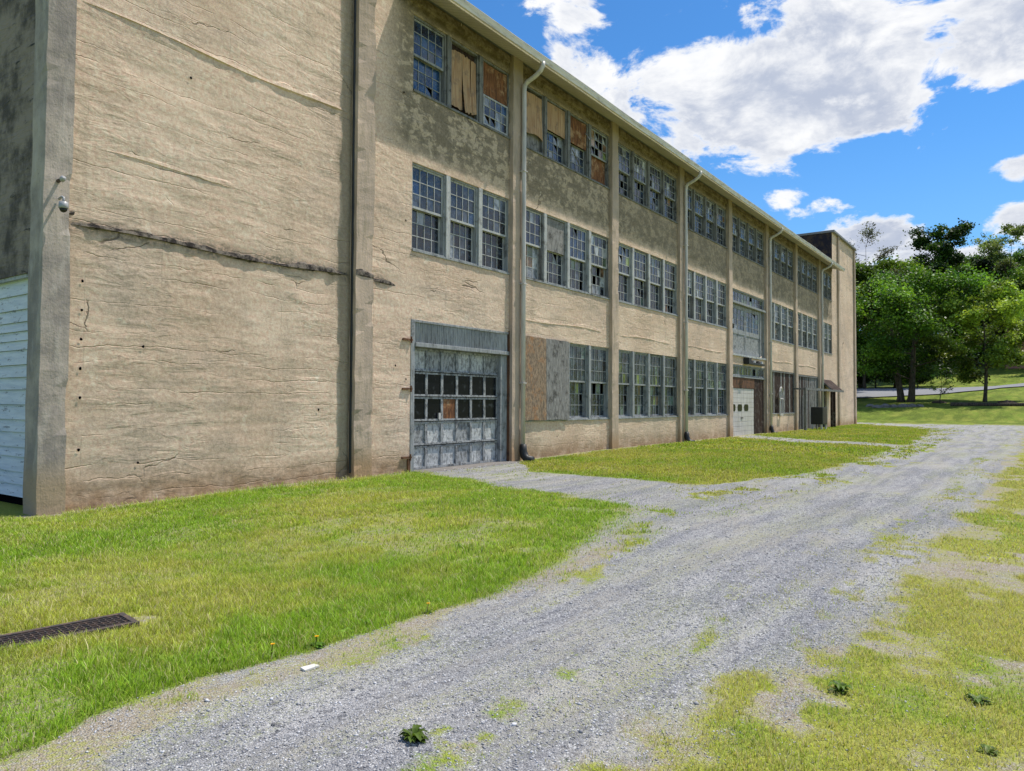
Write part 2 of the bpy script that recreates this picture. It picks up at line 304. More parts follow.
def f_ground(t, P):
    a = t.sep(t.attr('msk', 'Vector'))
    G, R, L = a[0], a[1], a[2]
    nf = t.noise(P, 9, 8, .7); nff = t.noise(P, 38, 6, .7); nl = t.noise(P, 1.3, 6, .6); nw = t.noise(t.scale(P, .22, 2.2, 1), 1.3, 6, .65)
    vo = t.n('ShaderNodeTexVoronoi', {'Vector': P, 'Scale': 100.0, 'Randomness': 1.0}, out='Color')
    vs = t.sep(vo)[0]
    vd = t.n('ShaderNodeTexVoronoi', {'Vector': P, 'Scale': 100.0, 'Randomness': 1.0}, out='Distance')
    v2 = t.sep(t.n('ShaderNodeTexVoronoi', {'Vector': P, 'Scale': 28.0}, out='Color'))[1]
    gc = t.mix(t.ramp(nl, .3, .7), (.345, .34, .345), (.46, .45, .44))
    gc = t.mix(t.ramp(nw, .42, .60), gc, (.262, .264, .28))
    gc = t.mix(t.ramp(vs, .0, .35), (.15, .155, .17), gc); gc = t.mix(t.ramp(vs, .82, .97), gc, (.62, .62, .62))
    gc = t.mix(t.ramp(v2, .86, .96, 0, .6), gc, (.10, .10, .115))
    gc = t.mix(t.m('MULTIPLY', t.ramp(t.noise(t.scale(P, .35, 1.4, 1), 1.1, 6, .7), .46, .64), .5), gc, (.44, .41, .34))
    hz1 = t.noise(t.scale(P, .35, 1.8, 1), .9, 6, .65); hzm = t.m('MULTIPLY', t.ramp(hz1, .44, .66), t.ramp(t.noise(P, 55, 3, .6), .46, .58))
    gc = t.mix(t.m('MULTIPLY', hzm, .6), gc, (.34, .37, .10))
    dc = t.mix(nf, (.27, .225, .165), (.46, .40, .31)); dc = t.mix(t.ramp(vs, .7, .9, 0, .8), dc, (.50, .48, .45)); dc = t.mix(t.ramp(vs, .25, .0, 0, .6), dc, (.16, .13, .10))
    dc = t.mix(t.m('MULTIPLY', t.ramp(t.noise(P, 2.2, 6, .7), .42, .6), t.ramp(t.noise(P, 45, 3, .6), .42, .55, 0, .8)), dc, (.36, .37, .10))
    g1 = t.mix(t.ramp(L, .3, .62), (.37, .385, .08), (.225, .325, .04))
    fx = t.sep(P)[0]
    fn = t.noise(t.scale(P, .5, 1.6, 1), .5, 8, .7)
    g1 = t.mix(t.m('MULTIPLY', t.ramp(fx, 62, 72), t.ramp(fn, .38, .62, .35, 1)), g1, (.12, .165, .022))  # shadow on the far lawn put into the grass colour
    g1 = t.mix(t.ramp(nff, .35, .7), t.mix(1, g1, (.62, .66, .5), 'MULTIPLY'), t.mix(1, g1, (1.2, 1.18, 1.1), 'MULTIPLY'))
    g1 = t.mix(t.m('MULTIPLY', t.ramp(nf, .55, .7), .35), g1, (.36, .31, .13))
    gm = t.ramp(t.m('MULTIPLY_ADD', t.m('SUBTRACT', nff, .5), 1.2, t.m('MULTIPLY_ADD', t.m('SUBTRACT', nf, .5), .8, G)), .25, .68)
    rm = t.ramp(t.m('MULTIPLY_ADD', t.m('SUBTRACT', nff, .5), 1.1, t.m('MULTIPLY_ADD', t.m('SUBTRACT', nf, .5), .9, R)), .28, .68)
    c = t.mix(gm, dc, gc); c = t.mix(rm, c, g1)
    h = t.m('ADD', t.m('MULTIPLY', vd, -1.2), t.m('MULTIPLY', nff, .8))
    return {'Base Color': c, 'Normal': t.bump(h, .02, .7)}
mat('ground_mix', f_ground, .9, .15)

# ------------------------------------------------------------------ mesh tools
WP = {}                                                   # world position of each built object
def link(o, parent=None, loc=(0, 0, 0)):
    COL.objects.link(o); loc = Vector(loc); WP[o.name] = loc
    if parent is not None: o.parent = parent; o.location = loc - WP[parent.name]
    else: o.location = loc
    return o
def tag(o, label=None, cat=None, group=None, kind=None):
    if label: o['label'] = label
    if cat: o['category'] = cat
    if group: o['group'] = group
    if kind: o['kind'] = kind
    return o
def empty(name, loc, label, cat, group=None):
    o = bpy.data.objects.new(name, None); o.empty_display_size = .3; link(o, None, loc); return tag(o, label, cat, group)
class MB:
    def __init__(s): s.v = []; s.f = []; s.c = []
    def face(s, pts, col=None):
        i = len(s.v); s.v += [tuple(p) for p in pts]; s.f.append(list(range(i, i + len(pts)))); s.c.append(col or (1, 1, 1)); return s
    def box(s, x0, x1, y0, y1, z0, z1, col=None):
        i = len(s.v)
        s.v += [(x0, y0, z0), (x1, y0, z0), (x1, y1, z0), (x0, y1, z0), (x0, y0, z1), (x1, y0, z1), (x1, y1, z1), (x0, y1, z1)]
        for f in ((0, 3, 2, 1), (4, 5, 6, 7), (0, 1, 5, 4), (1, 2, 6, 5), (2, 3, 7, 6), (3, 0, 4, 7)):
            s.f.append([i + k for k in f]); s.c.append(col or (1, 1, 1))
        return s
    def obox(s, c, dx, dy, dz, half):                       # oriented box
        i = len(s.v); c, dx, dy, dz = map(Vector, (c, dx, dy, dz)); hx, hy, hz = half
        for k in range(8):
            q = c + dx * (hx if k & 1 else -hx) + dy * (hy if k & 2 else -hy) + dz * (hz if k & 4 else -hz); s.v.append(tuple(q))
        for f in ((0, 2, 3, 1), (4, 5, 7, 6), (0, 1, 5, 4), (1, 3, 7, 5), (3, 2, 6, 7), (2, 0, 4, 6)):
            s.f.append([i + k for k in f]); s.c.append((1, 1, 1))
        return s
    def tube(s, pts, rad, n=10, cap=True):
        pts = [Vector(p) for p in pts]; rad = rad if hasattr(rad, '__len__') else [rad] * len(pts); base = len(s.v)
        up = Vector((0, 0, 1)); prev = None
        for k, p in enumerate(pts):
            d = (pts[min(k + 1, len(pts) - 1)] - pts[max(k - 1, 0)]).normalized()
            a = d.cross(up) if abs(d.z) < .95 else d.cross(Vector((1, 0, 0)))
            if prev is not None: a = prev - d * prev.dot(d)
            a.normalize(); prev = a; b = d.cross(a)
            for j in range(n):
                th = 2 * math.pi * j / n; s.v.append(tuple(p + (a * math.cos(th) + b * math.sin(th)) * rad[k]))
        for k in range(len(pts) - 1):
            for j in range(n):
                s.f.append([base + k * n + j, base + k * n + (j + 1) % n, base + (k + 1) * n + (j + 1) % n, base + (k + 1) * n + j]); s.c.append((1, 1, 1))
        if cap:
            s.f.append([base + j for j in range(n)][::-1]); s.c.append((1, 1, 1))
            e = base + (len(pts) - 1) * n; s.f.append([e + j for j in range(n)]); s.c.append((1, 1, 1))
        return s
    def data(s, name, o=(0, 0, 0), smooth=False, color=False):
        me = bpy.data.meshes.new(name); me.from_pydata([(a - o[0], b - o[1], c - o[2]) for a, b, c in s.v], [], s.f)
        if smooth: me.polygons.foreach_set('use_smooth', [True] * len(s.f))
        if color:
            ca = me.color_attributes.new('col', 'FLOAT_COLOR', 'CORNER'); arr = []
            for f, c in zip(s.f, s.c): arr += [c[0], c[1], c[2], 1.0] * len(f)
            ca.data.foreach_set('color', arr)
        me.update(); return me
    def build(s, name, m, parent=None, loc=None, smooth=False, color=False, bevel=0):
        if loc is None: loc = s.v[0]
        me = s.data(name, loc, smooth, color); me.materials.append(MATS[m]); o = bpy.data.objects.new(name, me); link(o, parent, loc)
        if bevel:
            b = o.modifiers.new('bevel', 'BEVEL'); b.width = bevel; b.segments = 2; b.limit_method = 'ANGLE'
        return o
def np_mesh(name, V, F, m, col=None, loc=(0, 0, 0), parent=None, smooth=False, attr='col'):
    """V (n,3) world, F (m,k) same-size faces, col (n,3) per vertex"""
    V = np.asarray(V, np.float32) - np.asarray(loc, np.float32); F = np.asarray(F, np.int32); k = F.shape[1]
    me = bpy.data.meshes.new(name); me.vertices.add(len(V)); me.vertices.foreach_set('co', V.ravel())
    me.loops.add(F.size); me.loops.foreach_set('vertex_index', F.ravel())
    me.polygons.add(len(F)); me.polygons.foreach_set('loop_start', np.arange(0, F.size, k, dtype=np.int32))
    if smooth: me.polygons.foreach_set('use_smooth', np.ones(len(F), bool))
    if col is not None:
        c4 = np.ones((len(V), 4), np.float32); c4[:, :3] = col
        ca = me.color_attributes.new(attr, 'FLOAT_COLOR', 'POINT'); ca.data.foreach_set('color', c4.ravel())
    me.update(calc_edges=True); me.materials.append(MATS[m]); o = bpy.data.objects.new(name, me); return link(o, parent, loc)

# ------------------------------------------------------------------ ground
def axis(parts):
    out = []
    for a, b, st in parts: out += list(np.arange(a, b, st))
    return np.array(sorted(set(np.round(out, 4))))
gx = axis([(1.66, 2.96, .02), (-3000, -200, 400), (-200, -20, 20), (-20, 0, 2), (0, 22, .1), (22, 60, .4), (60, 150, 1.2), (150, 400, 10), (400, 3400, 300)])
gy = axis([(5.30, 5.92, .02), (-3000, -200, 400), (-200, -20, 15), (-20, -4, 1.2), (-4, 12.2, .1), (12.2, 40, 1.4), (40, 200, 10), (200, 3400, 300)])
X, Y = np.meshgrid(gx, gy, indexing='ij'); Z = hgt(X, Y)
hx0, hx1, hy0, hy1 = 2.03, 2.86, 5.42, 5.74
V = np.stack([X, Y, Z], -1).reshape(-1, 3)
nx, ny = len(gx), len(gy); idx = np.arange(nx * ny).reshape(nx, ny)
F = np.stack([idx[:-1, :-1], idx[1:, :-1], idx[1:, 1:], idx[:-1, 1:]], -1).reshape(-1, 4)
GA = np.array([.8, -.12]) / np.hypot(.8, .12); GC = np.array([2.30, 5.60]); GL, GW = .56, .15
cc_ = V[F].mean(1)[:, :2] - GC; uu = cc_ @ GA; vv = cc_ @ np.array([-GA[1], GA[0]]); F = F[~((np.abs(uu) < GL) & (np.abs(vv) < GW))]
g, r, l = masks(V[:, 0], V[:, 1])
ground = np_mesh('ground', V, F, 'ground_mix', np.stack([g, r, l], -1), smooth=True, attr='msk'); tag(ground, kind='structure')

# road beyond the trees
rn = [(90, 60), (95, 30), (97, 17.5), (102, 9.6), (109, 5), (118, 1.5), (135, -4), (165, -14), (230, -30)]
rf = [(110, 60), (112, 30), (112, 20), (112, 10.5), (118, 5.5), (128, 1.6), (143, -3), (172, -12), (232, -27)]
m = MB(); S = 10
for k in range(len(rn) - 1):
    for s in range(S):
        for u in range(6):
            q = []
            for (ds, du) in ((0, 0), (0, 1), (1, 1), (1, 0)):
                a = (s + ds) / S; b = (u + du) / 6
                n_ = (rn[k][0] + (rn[k + 1][0] - rn[k][0]) * a, rn[k][1] + (rn[k + 1][1] - rn[k][1]) * a)
                f_ = (rf[k][0] + (rf[k + 1][0] - rf[k][0]) * a, rf[k][1] + (rf[k + 1][1] - rf[k][1]) * a)
                x = n_[0] + (f_[0] - n_[0]) * b; y = n_[1] + (f_[1] - n_[1]) * b; q.append((x, y, float(hgt(x, y)) + .12))
            m.face(q)
tag(m.build('road', 'asphalt', loc=(97, 17, 2)), kind='structure')

# ------------------------------------------------------------------ grass blades
def blades(N, x0, x1, y0, y1, hlo, hhi, wd, thr=.35, straw=.17, keep=None, dark=1.0):
    x = RN.uniform(x0, x1, N); y = RN.uniform(y0, y1, N)
    g, r, l = masks(x, y)
    p = np.clip((r - thr) / .4, 0, 1) + .10 * (r > .12)
    ok = RN.random(N) < p
    if keep is not None: ok &= keep(x, y)
    ux, uy = x - 2.30, y - 5.60; ok &= ~((np.abs(ux * .989 - uy * .148) < .60) & (np.abs(ux * .148 + uy * .989) < .185))
    ok &= y < 11.86
    x, y, r, l = x[ok], y[ok], r[ok], l[ok]; n = len(x); z = hgt(x, y)
    tall = .35 + .7 * fbm(x * 2.2, y * 2.2, 3, 3) + .6 * fbm(x * 9, y * 9, 13, 2)
    h = RN.uniform(hlo, hhi, n) * tall * (.55 + .45 * r) ; w = wd * RN.uniform(.6, 1.3, n)
    a = RN.uniform(0, 2 * np.pi, n); lean = RN.uniform(.1, .9, n) * h; la = RN.uniform(0, 2 * np.pi, n)
    dx, dy = np.cos(a) * w, np.sin(a) * w; lx, ly = np.cos(la) * lean, np.sin(la) * lean
    B = np.stack([x, y, z - .004], -1)
    v0 = B + np.stack([dx, dy, 0 * x], -1); v1 = B - np.stack([dx, dy, 0 * x], -1)
    M = B + np.stack([lx * .35, ly * .35, h * .6], -1)
    v2 = M - np.stack([dx, dy, 0 * x], -1) * .8; v3 = M + np.stack([dx, dy, 0 * x], -1) * .8
    T = B + np.stack([lx, ly, h], -1); v4 = T - np.stack([dx, dy, 0 * x], -1) * .2; v5 = T + np.stack([dx, dy, 0 * x], -1) * .2
    V = np.stack([v0, v1, v2, v3, v4, v5], 1).reshape(-1, 3)
    b = np.arange(n)[:, None] * 6
    F = np.concatenate([b + [0, 1, 2, 3], b + [3, 2, 4, 5]], 1).reshape(-1, 4)
    k = np.clip((l - .3) / .32, 0, 1)[:, None]
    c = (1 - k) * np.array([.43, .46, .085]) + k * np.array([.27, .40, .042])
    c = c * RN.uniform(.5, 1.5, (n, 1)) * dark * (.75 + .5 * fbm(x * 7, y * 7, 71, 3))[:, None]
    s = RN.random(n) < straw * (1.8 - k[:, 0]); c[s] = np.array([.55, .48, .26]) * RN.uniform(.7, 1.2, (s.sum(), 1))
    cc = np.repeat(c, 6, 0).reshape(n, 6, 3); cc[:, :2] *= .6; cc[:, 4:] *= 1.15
    return V, F, cc.reshape(-1, 3)
def grass(name, specs):
    Vs, Fs, Cs, off = [], [], [], 0
    for s in specs:
        V, F, c = blades(**s); Vs.append(V); Fs.append(F + off); Cs.append(c); off += len(V)
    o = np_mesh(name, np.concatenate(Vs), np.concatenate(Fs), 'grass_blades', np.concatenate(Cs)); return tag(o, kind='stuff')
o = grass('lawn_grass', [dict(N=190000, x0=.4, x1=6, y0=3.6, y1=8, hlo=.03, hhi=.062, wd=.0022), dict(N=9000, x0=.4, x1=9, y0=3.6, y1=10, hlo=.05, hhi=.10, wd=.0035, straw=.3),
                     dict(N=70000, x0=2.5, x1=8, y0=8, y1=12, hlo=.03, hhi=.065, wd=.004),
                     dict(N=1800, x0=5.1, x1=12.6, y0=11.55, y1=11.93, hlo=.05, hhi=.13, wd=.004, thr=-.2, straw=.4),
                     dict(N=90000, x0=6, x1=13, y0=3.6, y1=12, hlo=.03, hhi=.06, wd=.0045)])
tag(o, 'mown green grass of the lawn between the blank wall and gravel drive', 'grass')
o = grass('far_grass', [dict(N=60000, x0=13, x1=24, y0=3.2, y1=12, hlo=.03, hhi=.06, wd=.007),
                        dict(N=60000, x0=24, x1=64, y0=3.2, y1=12, hlo=.035, hhi=.07, wd=.016)])
tag(o, 'bright green grass along the windowed wall beyond the garage door', 'grass')
o = grass('verge_grass', [dict(N=150000, x0=2.2, x1=9, y0=-2, y1=2.1, hlo=.018, hhi=.045, wd=.0022, straw=.42),
                          dict(N=50000, x0=9, x1=26, y0=-1.2, y1=1.6, hlo=.02, hhi=.05, wd=.005, straw=.4),
                          dict(N=40000, x0=2, x1=12, y0=1.5, y1=3.9, hlo=.012, hhi=.03, wd=.002, straw=.2, thr=.3)])
tag(o, 'thin patchy yellow green grass on the right verge of the drive', 'grass')

# loose stone on the drive
def chips(N, x0, x1, y0, y1, slo, shi):
    x = RN.uniform(x0, x1, N); y = RN.uniform(y0, y1, N); g, r, l = masks(x, y)
    ok = RN.random(N) < np.clip(g + .08, 0, 1); ok &= ~((y > edgeL(x) + .3) & (x < 11)); x, y = x[ok], y[ok]; n = len(x)
    s = slo + (shi - slo) * RN.random(n) ** 3
    base = np.array([[1, 0, 0], [0, 1, 0], [-1, 0, 0], [0, -1, 0], [0, 0, .7], [0, 0, -.7]], float)
    a = RN.uniform(0, 6.28, n); ca, sa = np.cos(a), np.sin(a)
    b = base[None] * RN.uniform(.5, 1.25, (n, 6, 1)); b = b * s[:, None, None]
    xx = b[..., 0] * ca[:, None] - b[..., 1] * sa[:, None]; yy = b[..., 0] * sa[:, None] + b[..., 1] * ca[:, None]
    tilt = RN.uniform(-.4, .4, (n, 1)); zz = b[..., 2] + xx * tilt
    V = np.stack([xx + x[:, None], yy + y[:, None], zz + hgt(x, y)[:, None] + s[:, None] * .15], -1).reshape(-1, 3)
    t = np.array([[0, 1, 4], [1, 2, 4], [2, 3, 4], [3, 0, 4], [1, 0, 5], [2, 1, 5], [3, 2, 5], [0, 3, 5]])
    F = (np.arange(n)[:, None, None] * 6 + t[None]).reshape(-1, 3)
    v = np.clip(RN.normal(.38, .10, n), .13, .7)
    v = np.where(RN.random(n) < .05, .6, v)
    c = np.stack([v, v * .99, v * 1.01], -1); return V, F, np.repeat(c, 6, 0)
A = [chips(80000, 1.6, 7, .2, 4.0, .002, .010), chips(45000, 7, 15, .4, 8.5, .004, .013), chips(1500, 2.2, 14, -1.2, 4.2, .008, .02), chips(1500, 5.2, 20, 11.4, 11.9, .008, .03)]
off = 0; Fs = []
for V, F, c in A: Fs.append(F + off); off += len(V)
o = np_mesh('loose_gravel', np.concatenate([a[0] for a in A]), np.concatenate(Fs), 'stone_chips', np.concatenate([a[2] for a in A]))
tag(o, 'loose blue grey crushed stone scattered over the drive', 'gravel', kind='stuff')

# ------------------------------------------------------------------ the factory
B = empty('factory_building', (4.8, FY, 0), 'long three storey tan concrete factory with rows of broken sash windows', 'building')
def relief(x, z, amp):
    zz = z + .10 * (fbm(x * .5, z * .5, 2, 3) - .5) * 2
    k = np.floor(zz / .24); fr = zz / .24 - k
    st = (_hash(k, np.floor(x / 2.7 + _hash(k, k * 0, 3) * 3), 9) - .5)
    lip = np.exp(-((fr - .06) / .12) ** 2) * (.3 + .7 * vn(x * .8, k * 3.3, 8))
    big = fbm(x * .8, z * 2.4, 15, 4) - .5
    d = amp * (st * .5 - lip * .55 * sstep(.35, .75, vn(x * .5, k * 1.7, 19)) + big * 1.6)
    tro = fbm(x * 2.2 + z * .8, z * 6, 21, 4) - .5
    return d + amp * 1.3 * tro
def wall(name, x0, x1, z0, z1, opens, res, amp, m='painted_concrete', y=FY, depth=.24):
    xs = set(np.round(np.arange(x0, x1, res), 4)); zs = set(np.round(np.arange(z0, z1, res), 4)); xs.add(x1); zs.add(z1)
    ex = [o[0] for o in opens] + [o[1] for o in opens]; ez = [o[2] for o in opens] + [o[3] for o in opens]
    xs = sorted([v for v in xs if all(abs(v - e) > res * .3 for e in ex)] + sorted(set(ex)))
    zs = sorted([v for v in zs if all(abs(v - e) > res * .3 for e in ez)] + sorted(set(ez)))
    xs, zs = np.array(xs), np.array(zs)
    Xg, Zg = np.meshgrid(xs, zs, indexing='ij'); D = relief(Xg, Zg, amp)
    T = np.ones_like(D)
    for (a, b, c, d) in opens:
        dist = np.maximum(np.maximum(a - Xg, Xg - b), np.maximum(c - Zg, Zg - d)); T = np.minimum(T, np.clip(dist / .12, 0, 1))
    V = np.stack([Xg, y - .006 - D * T, Zg], -1).reshape(-1, 3); ix = np.arange(len(xs) * len(zs)).reshape(len(xs), len(zs))
    keep = np.ones((len(xs) - 1, len(zs) - 1), bool); cx = (xs[1:] + xs[:-1]) / 2; cz = (zs[1:] + zs[:-1]) / 2
    for (a, b, c, d) in opens: keep &= ~(((cx > a) & (cx < b))[:, None] & ((cz > c) & (cz < d))[None])
    F = np.stack([ix[:-1, :-1], ix[1:, :-1], ix[1:, 1:], ix[:-1, 1:]], -1)[keep].reshape(-1, 4)
    V = list(map(tuple, V)); F = F.tolist()
    for (a, b, c, d) in opens:
        for q in (((a, c), (b, c)), ((b, c), (b, d)), ((b, d), (a, d)), ((a, d), (a, c))):
            i = len(V); (p, r), (s, t) = q; yy = y - .006
            V += [(p, yy, r), (s, yy, t), (s, y + depth, t), (p, y + depth, r)]; F.append([i + 3, i + 2, i + 1, i])
    me = bpy.data.meshes.new(name); loc = (x0, y, z0)
    me.from_pydata([(a - loc[0], b - loc[1], c - loc[2]) for a, b, c in V], [], F); me.polygons.foreach_set('use_smooth', [True] * len(F))
    try: me.set_sharp_from_angle(angle=math.radians(50))
    except Exception: pass
    me.update(); me.materials.append(MATS[m]); o = bpy.data.objects.new(name, me); return link(o, B, loc)
LV = {1: (1.15, 3.56), 2: (5.26, 7.36), 3: (9.08, 10.92)}
GDOOR = (12.72, 16.66, -.15, 3.62)
TOWL, TOWR, END = 12.31, 56.55, PX(9)
def bay_open(k):
    a, b = PX(k) + .25, PX(k + 1) - .25
    if k == 0: a = 12.72
    if k == 7: b = 56.35
    return a, b
LD = (4.12, 7.3)                                              # loading doors on the second floor
for k in range(8):
    a, b = bay_open(k); ops = []
    for fl in (1, 2, 3):
        z0, z1 = LV[fl]
        if fl == 1 and k == 0: ops.append(GDOOR); continue
        if fl == 1 and k == 4: ops.append((a, b, -.15, 3.6)); continue
        if fl == 1 and k == 6: ops.append((a, b, -.15, 3.52)); continue
        if fl == 1 and k == 7: ops.append((a, 54.6, -.15, 3.3)); continue
        if fl == 2 and k == 4: ops.append((a, b) + LD); continue
        ops.append((a, b, z0, z1))
    x0 = TOWL if k == 0 else PX(k); x1 = TOWR if k == 7 else PX(k + 1)
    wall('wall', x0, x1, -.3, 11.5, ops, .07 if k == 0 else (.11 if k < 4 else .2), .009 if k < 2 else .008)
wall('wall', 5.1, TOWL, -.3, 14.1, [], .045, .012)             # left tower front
wall('wall', TOWR, END, -.3, 14.1, [], .16, .011)              # right tower front
# structure behind: ends, tower sides, roof
def rough_column(name, x0, x1, y0, y1, z0, z1, m, jit=.012, step=.12):
    n = int((z1 - z0) / step); ring = []
    nxs = [x0, x0 + (x1 - x0) * .5, x1]
    mb = MB(); per = [(x0, y1), (x0, (y0 + y1) / 2), (x0, y0), ((x0 + x1) / 2, y0), (x1, y0), (x1, (y0 + y1) / 2), (x1, y1)]
    sd = int(x0 * 10)
    for i in range(n + 1):
        z = z0 + (z1 - z0) * i / n
        for j, (px, py) in enumerate(per):
            q = (float(vn(z * 3.1, j * 7.7 + sd, 4)) - .5) * 2 * jit; e = 0
            if j in (2, 4) and vn(z * 2.3, j * 3.3 + sd, 6) > .72: e = jit * 1.6
            sx = 1 if j < 3 else (-1 if j > 3 else 0)
            mb.v.append((px + (q + e) * sx, py + (abs(q) + e if j in (2, 3, 4) else 0), z))
    w = len(per)
    for i in range(n):
        for j in range(w - 1):
            mb.f.append([i * w + j, i * w + j + 1, (i + 1) * w + j + 1, (i + 1) * w + j]); mb.c.append((1, 1, 1))
    mb.f.append([n * w + j for j in range(w)]); mb.c.append((1, 1, 1))
    return mb.build(name, m, B, (x0, y0, z0))
rough_column('corner_pillar', 4.77, 5.16, FY - .13, 12.32, -.3, 14.1, 'grey_concrete', .012)
rough_column('pilaster', PX(0) - .18, PX(0) + .33, FY - .2, FY + .03, -.3, 14.1, 'pilaster_concrete', .014)
for k in range(1, 8):
    rough_column('pilaster', PX(k) - .25, PX(k) + .22, FY - .13, FY + .03, -.3, 11.46, 'pilaster_concrete', .010)
rough_column('pilaster', PX(8) - .22, PX(8) + .22, FY - .13, FY + .03, -.3, 14.1, 'pilaster_concrete', .008)
rough_column('pilaster', END - .3, END + .12, FY - .13, FY + .6, -.3, 14.1, 'pilaster_concrete', .008)
# left end wall (in shade), doorway closed with white siding
mb = MB()
for (y0, y1, z0, z1) in ((12.30, 26, 3.66, 14.1), (18.5, 26, -.3, 3.66)): mb.box(4.98, 5.2, y0, y1, z0, z1)
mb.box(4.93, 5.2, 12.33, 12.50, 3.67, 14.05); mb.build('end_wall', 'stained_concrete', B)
mb = MB(); z = .12; rr = random.Random(3)
while z < 3.6:
    h = rr.choice([.15, .2, .2, .24]); z2 = min(z + h, 3.6); dy = rr.uniform(0, .01)
    i = len(mb.v); mb.v += [(5.06 - dy, 12.30, z), (5.06 - dy, 18.5, z), (5.085, 18.5, z2 - .004), (5.085, 12.30, z2 - .004), (5.09, 12.30, z), (5.09, 18.5, z)]
    mb.f += [[i, i + 3, i + 2, i + 1], [i, i + 1, i + 5, i + 4]]; mb.c += [(1, 1, 1)] * 2; z = z2
mb.build('siding', 'siding_paint', B)
MB().box(5.0, 5.07, 12.30, 18.5, 3.6, 3.66).build('trim', 'pale_post_wood', B)
MB().box(5.14, 5.3, 12.30, 18.5, -.3, 3.6).build('doorway_backing', 'dark_void', B)
mb = MB(); mb.box(END - .1, END + .05, FY + .6, 26, -.3, 14.1); mb.box(5.2, END, 25.8, 26, -.3, 11.4); mb.build('rear_wall', 'stained_concrete', B)
MB().box(TOWR - .03, TOWR + .12, FY + .03, 24, 11.3, 14.08).build('tower_side_wall', 'tower_side_shade', B); MB().box(TOWL - .12, TOWL + .03, FY + .03, 24, 11.3, 14.08).build('tower_side_wall', 'tower_side_shade', B)
for (a, b) in ((4.72, TOWL + .08), (TOWR - .1, END + .2)):
    MB().box(a, b, FY - .2, 24.2, 14.1, 14.26).build('tower_roof', 'roof_metal', B, bevel=.02)
mb = MB()
mb.face([(TOWL + .02, FY - .84, 11.36), (TOWR, FY - .84, 11.36), (TOWR, 19, 12.15), (TOWL + .02, 19, 12.15)])
mb.face([(TOWL + .02, 19, 12.15), (TOWR, 19, 12.15), (TOWR, 26.4, 11.45), (TOWL + .02, 26.4, 11.45)]); mb.build('roof', 'roof_metal', B)
# interior darkness behind the openings
mb = MB(); mb.box(12.4, 56.4, FY + .62, FY + .66, -.3, 11.3)
for zz in (4.5, 8.2): mb.box(12.4, 56.4, FY + .3, FY + .62, zz, zz + .2)
mb.build('interior', 'dark_void', B)
# soffit, fascia, gutter
YS = FY - .78
mb = MB(); a, b = TOWL, 56.45
mb.face([(a, FY, 11.47), (b, FY, 11.47), (b, YS, 11.16), (a, YS, 11.16)][::-1]); mb.build('soffit', 'soffit_panel', B)
mb = MB(); mb.box(a, b, YS - .02, YS, 11.14, 11.32)
mb.face([(a, FY, 11.47), (a, YS, 11.16), (a, YS, 11.32), (a, FY, 11.6)]); mb.face([(b, FY, 11.47), (b, YS, 11.16), (b, YS, 11.32), (b, FY, 11.6)]); mb.build('fascia', 'soffit_panel', B)
prof = [(YS - .025, 11.17), (YS - .085, 11.17), (YS - .10, 11.23), (YS - .125, 11.29), (YS - .125, 11.325), (YS - .135, 11.325), (YS - .135, 11.34), (YS - .11, 11.34)]
mb = MB(); ns = 60
for i in range(ns + 1):
    x = a - .02 + (b - a + .04) * i / ns; dz = .012 * math.sin(x * .9) * math.sin(x * .23)
    for (yy, zz) in prof: mb.v.append((x, yy, zz + dz))
w = len(prof)
for i in range(ns):
    for j in range(w - 1): mb.f.append([i * w + j, (i + 1) * w + j, (i + 1) * w + j + 1, i * w + j + 1]); mb.c.append((1, 1, 1))
for e in (0, ns): mb.f.append([e * w + j for j in range(w)]); mb.c.append((1, 1, 1))
mb.build('gutter', 'gutter_metal', B)
# beam under the soffit
for k in range(8):
    x0 = TOWL + .02 if k == 0 else PX(k) + .23; x1 = TOWR - .25 if k == 7 else PX(k + 1) - .26
    mb = MB(); n = int((x1 - x0) / .12)
    for i in range(n + 1):
        x = x0 + (x1 - x0) * i / n; q = .014 * float(vn(x * 3, k, 5)); q2 = .03 * float(vn(x * 2.2, k + 9, 7)) ** 2
        mb.v += [(x, FY, 11.43), (x, FY - .05 - q, 11.40), (x, FY - .06 - q, 11.20 + q2), (x, FY - .01, 11.17 + q2)]
    for i in range(n):
        for j in range(3): mb.f.append([i * 4 + j, i * 4 + j + 1, i * 4 + j + 5, i * 4 + j + 4]); mb.c.append((1, 1, 1))
    mb.build('beam', 'painted_concrete', B)
# downspouts
for k in (1, 3, 5, 7):
    x = PX(k) + .16; y = FY - .21
    pts = [(x, YS - .06, 11.2), (x, YS - .055, 11.08), (x, YS + .02, 10.97), (x, YS + .2, 10.86), (x, y - .10, 10.76), (x, y - .02, 10.68), (x, y, 10.52), (x, y, 6), (x, y, .32)]
    d = MB().tube(pts, .066, 12).build('downspout', 'white_metal', B, pts[-1], smooth=True)
    for zz in (2.2, 5.0, 8.2): MB().box(x - .08, x + .08, y - .075, FY - .13, zz, zz + .03).build('strap', 'white_metal', d)
    bt = MB().tube([(x, y - .02, .5), (x, y - .02, .32), (x, y - .06, .18), (x, y - .16, .08), (x, y - .34, .07)], [.09, .105, .115, .12, .11], 10)
    bt.build('drain_boot', 'black_metal', d, smooth=True)
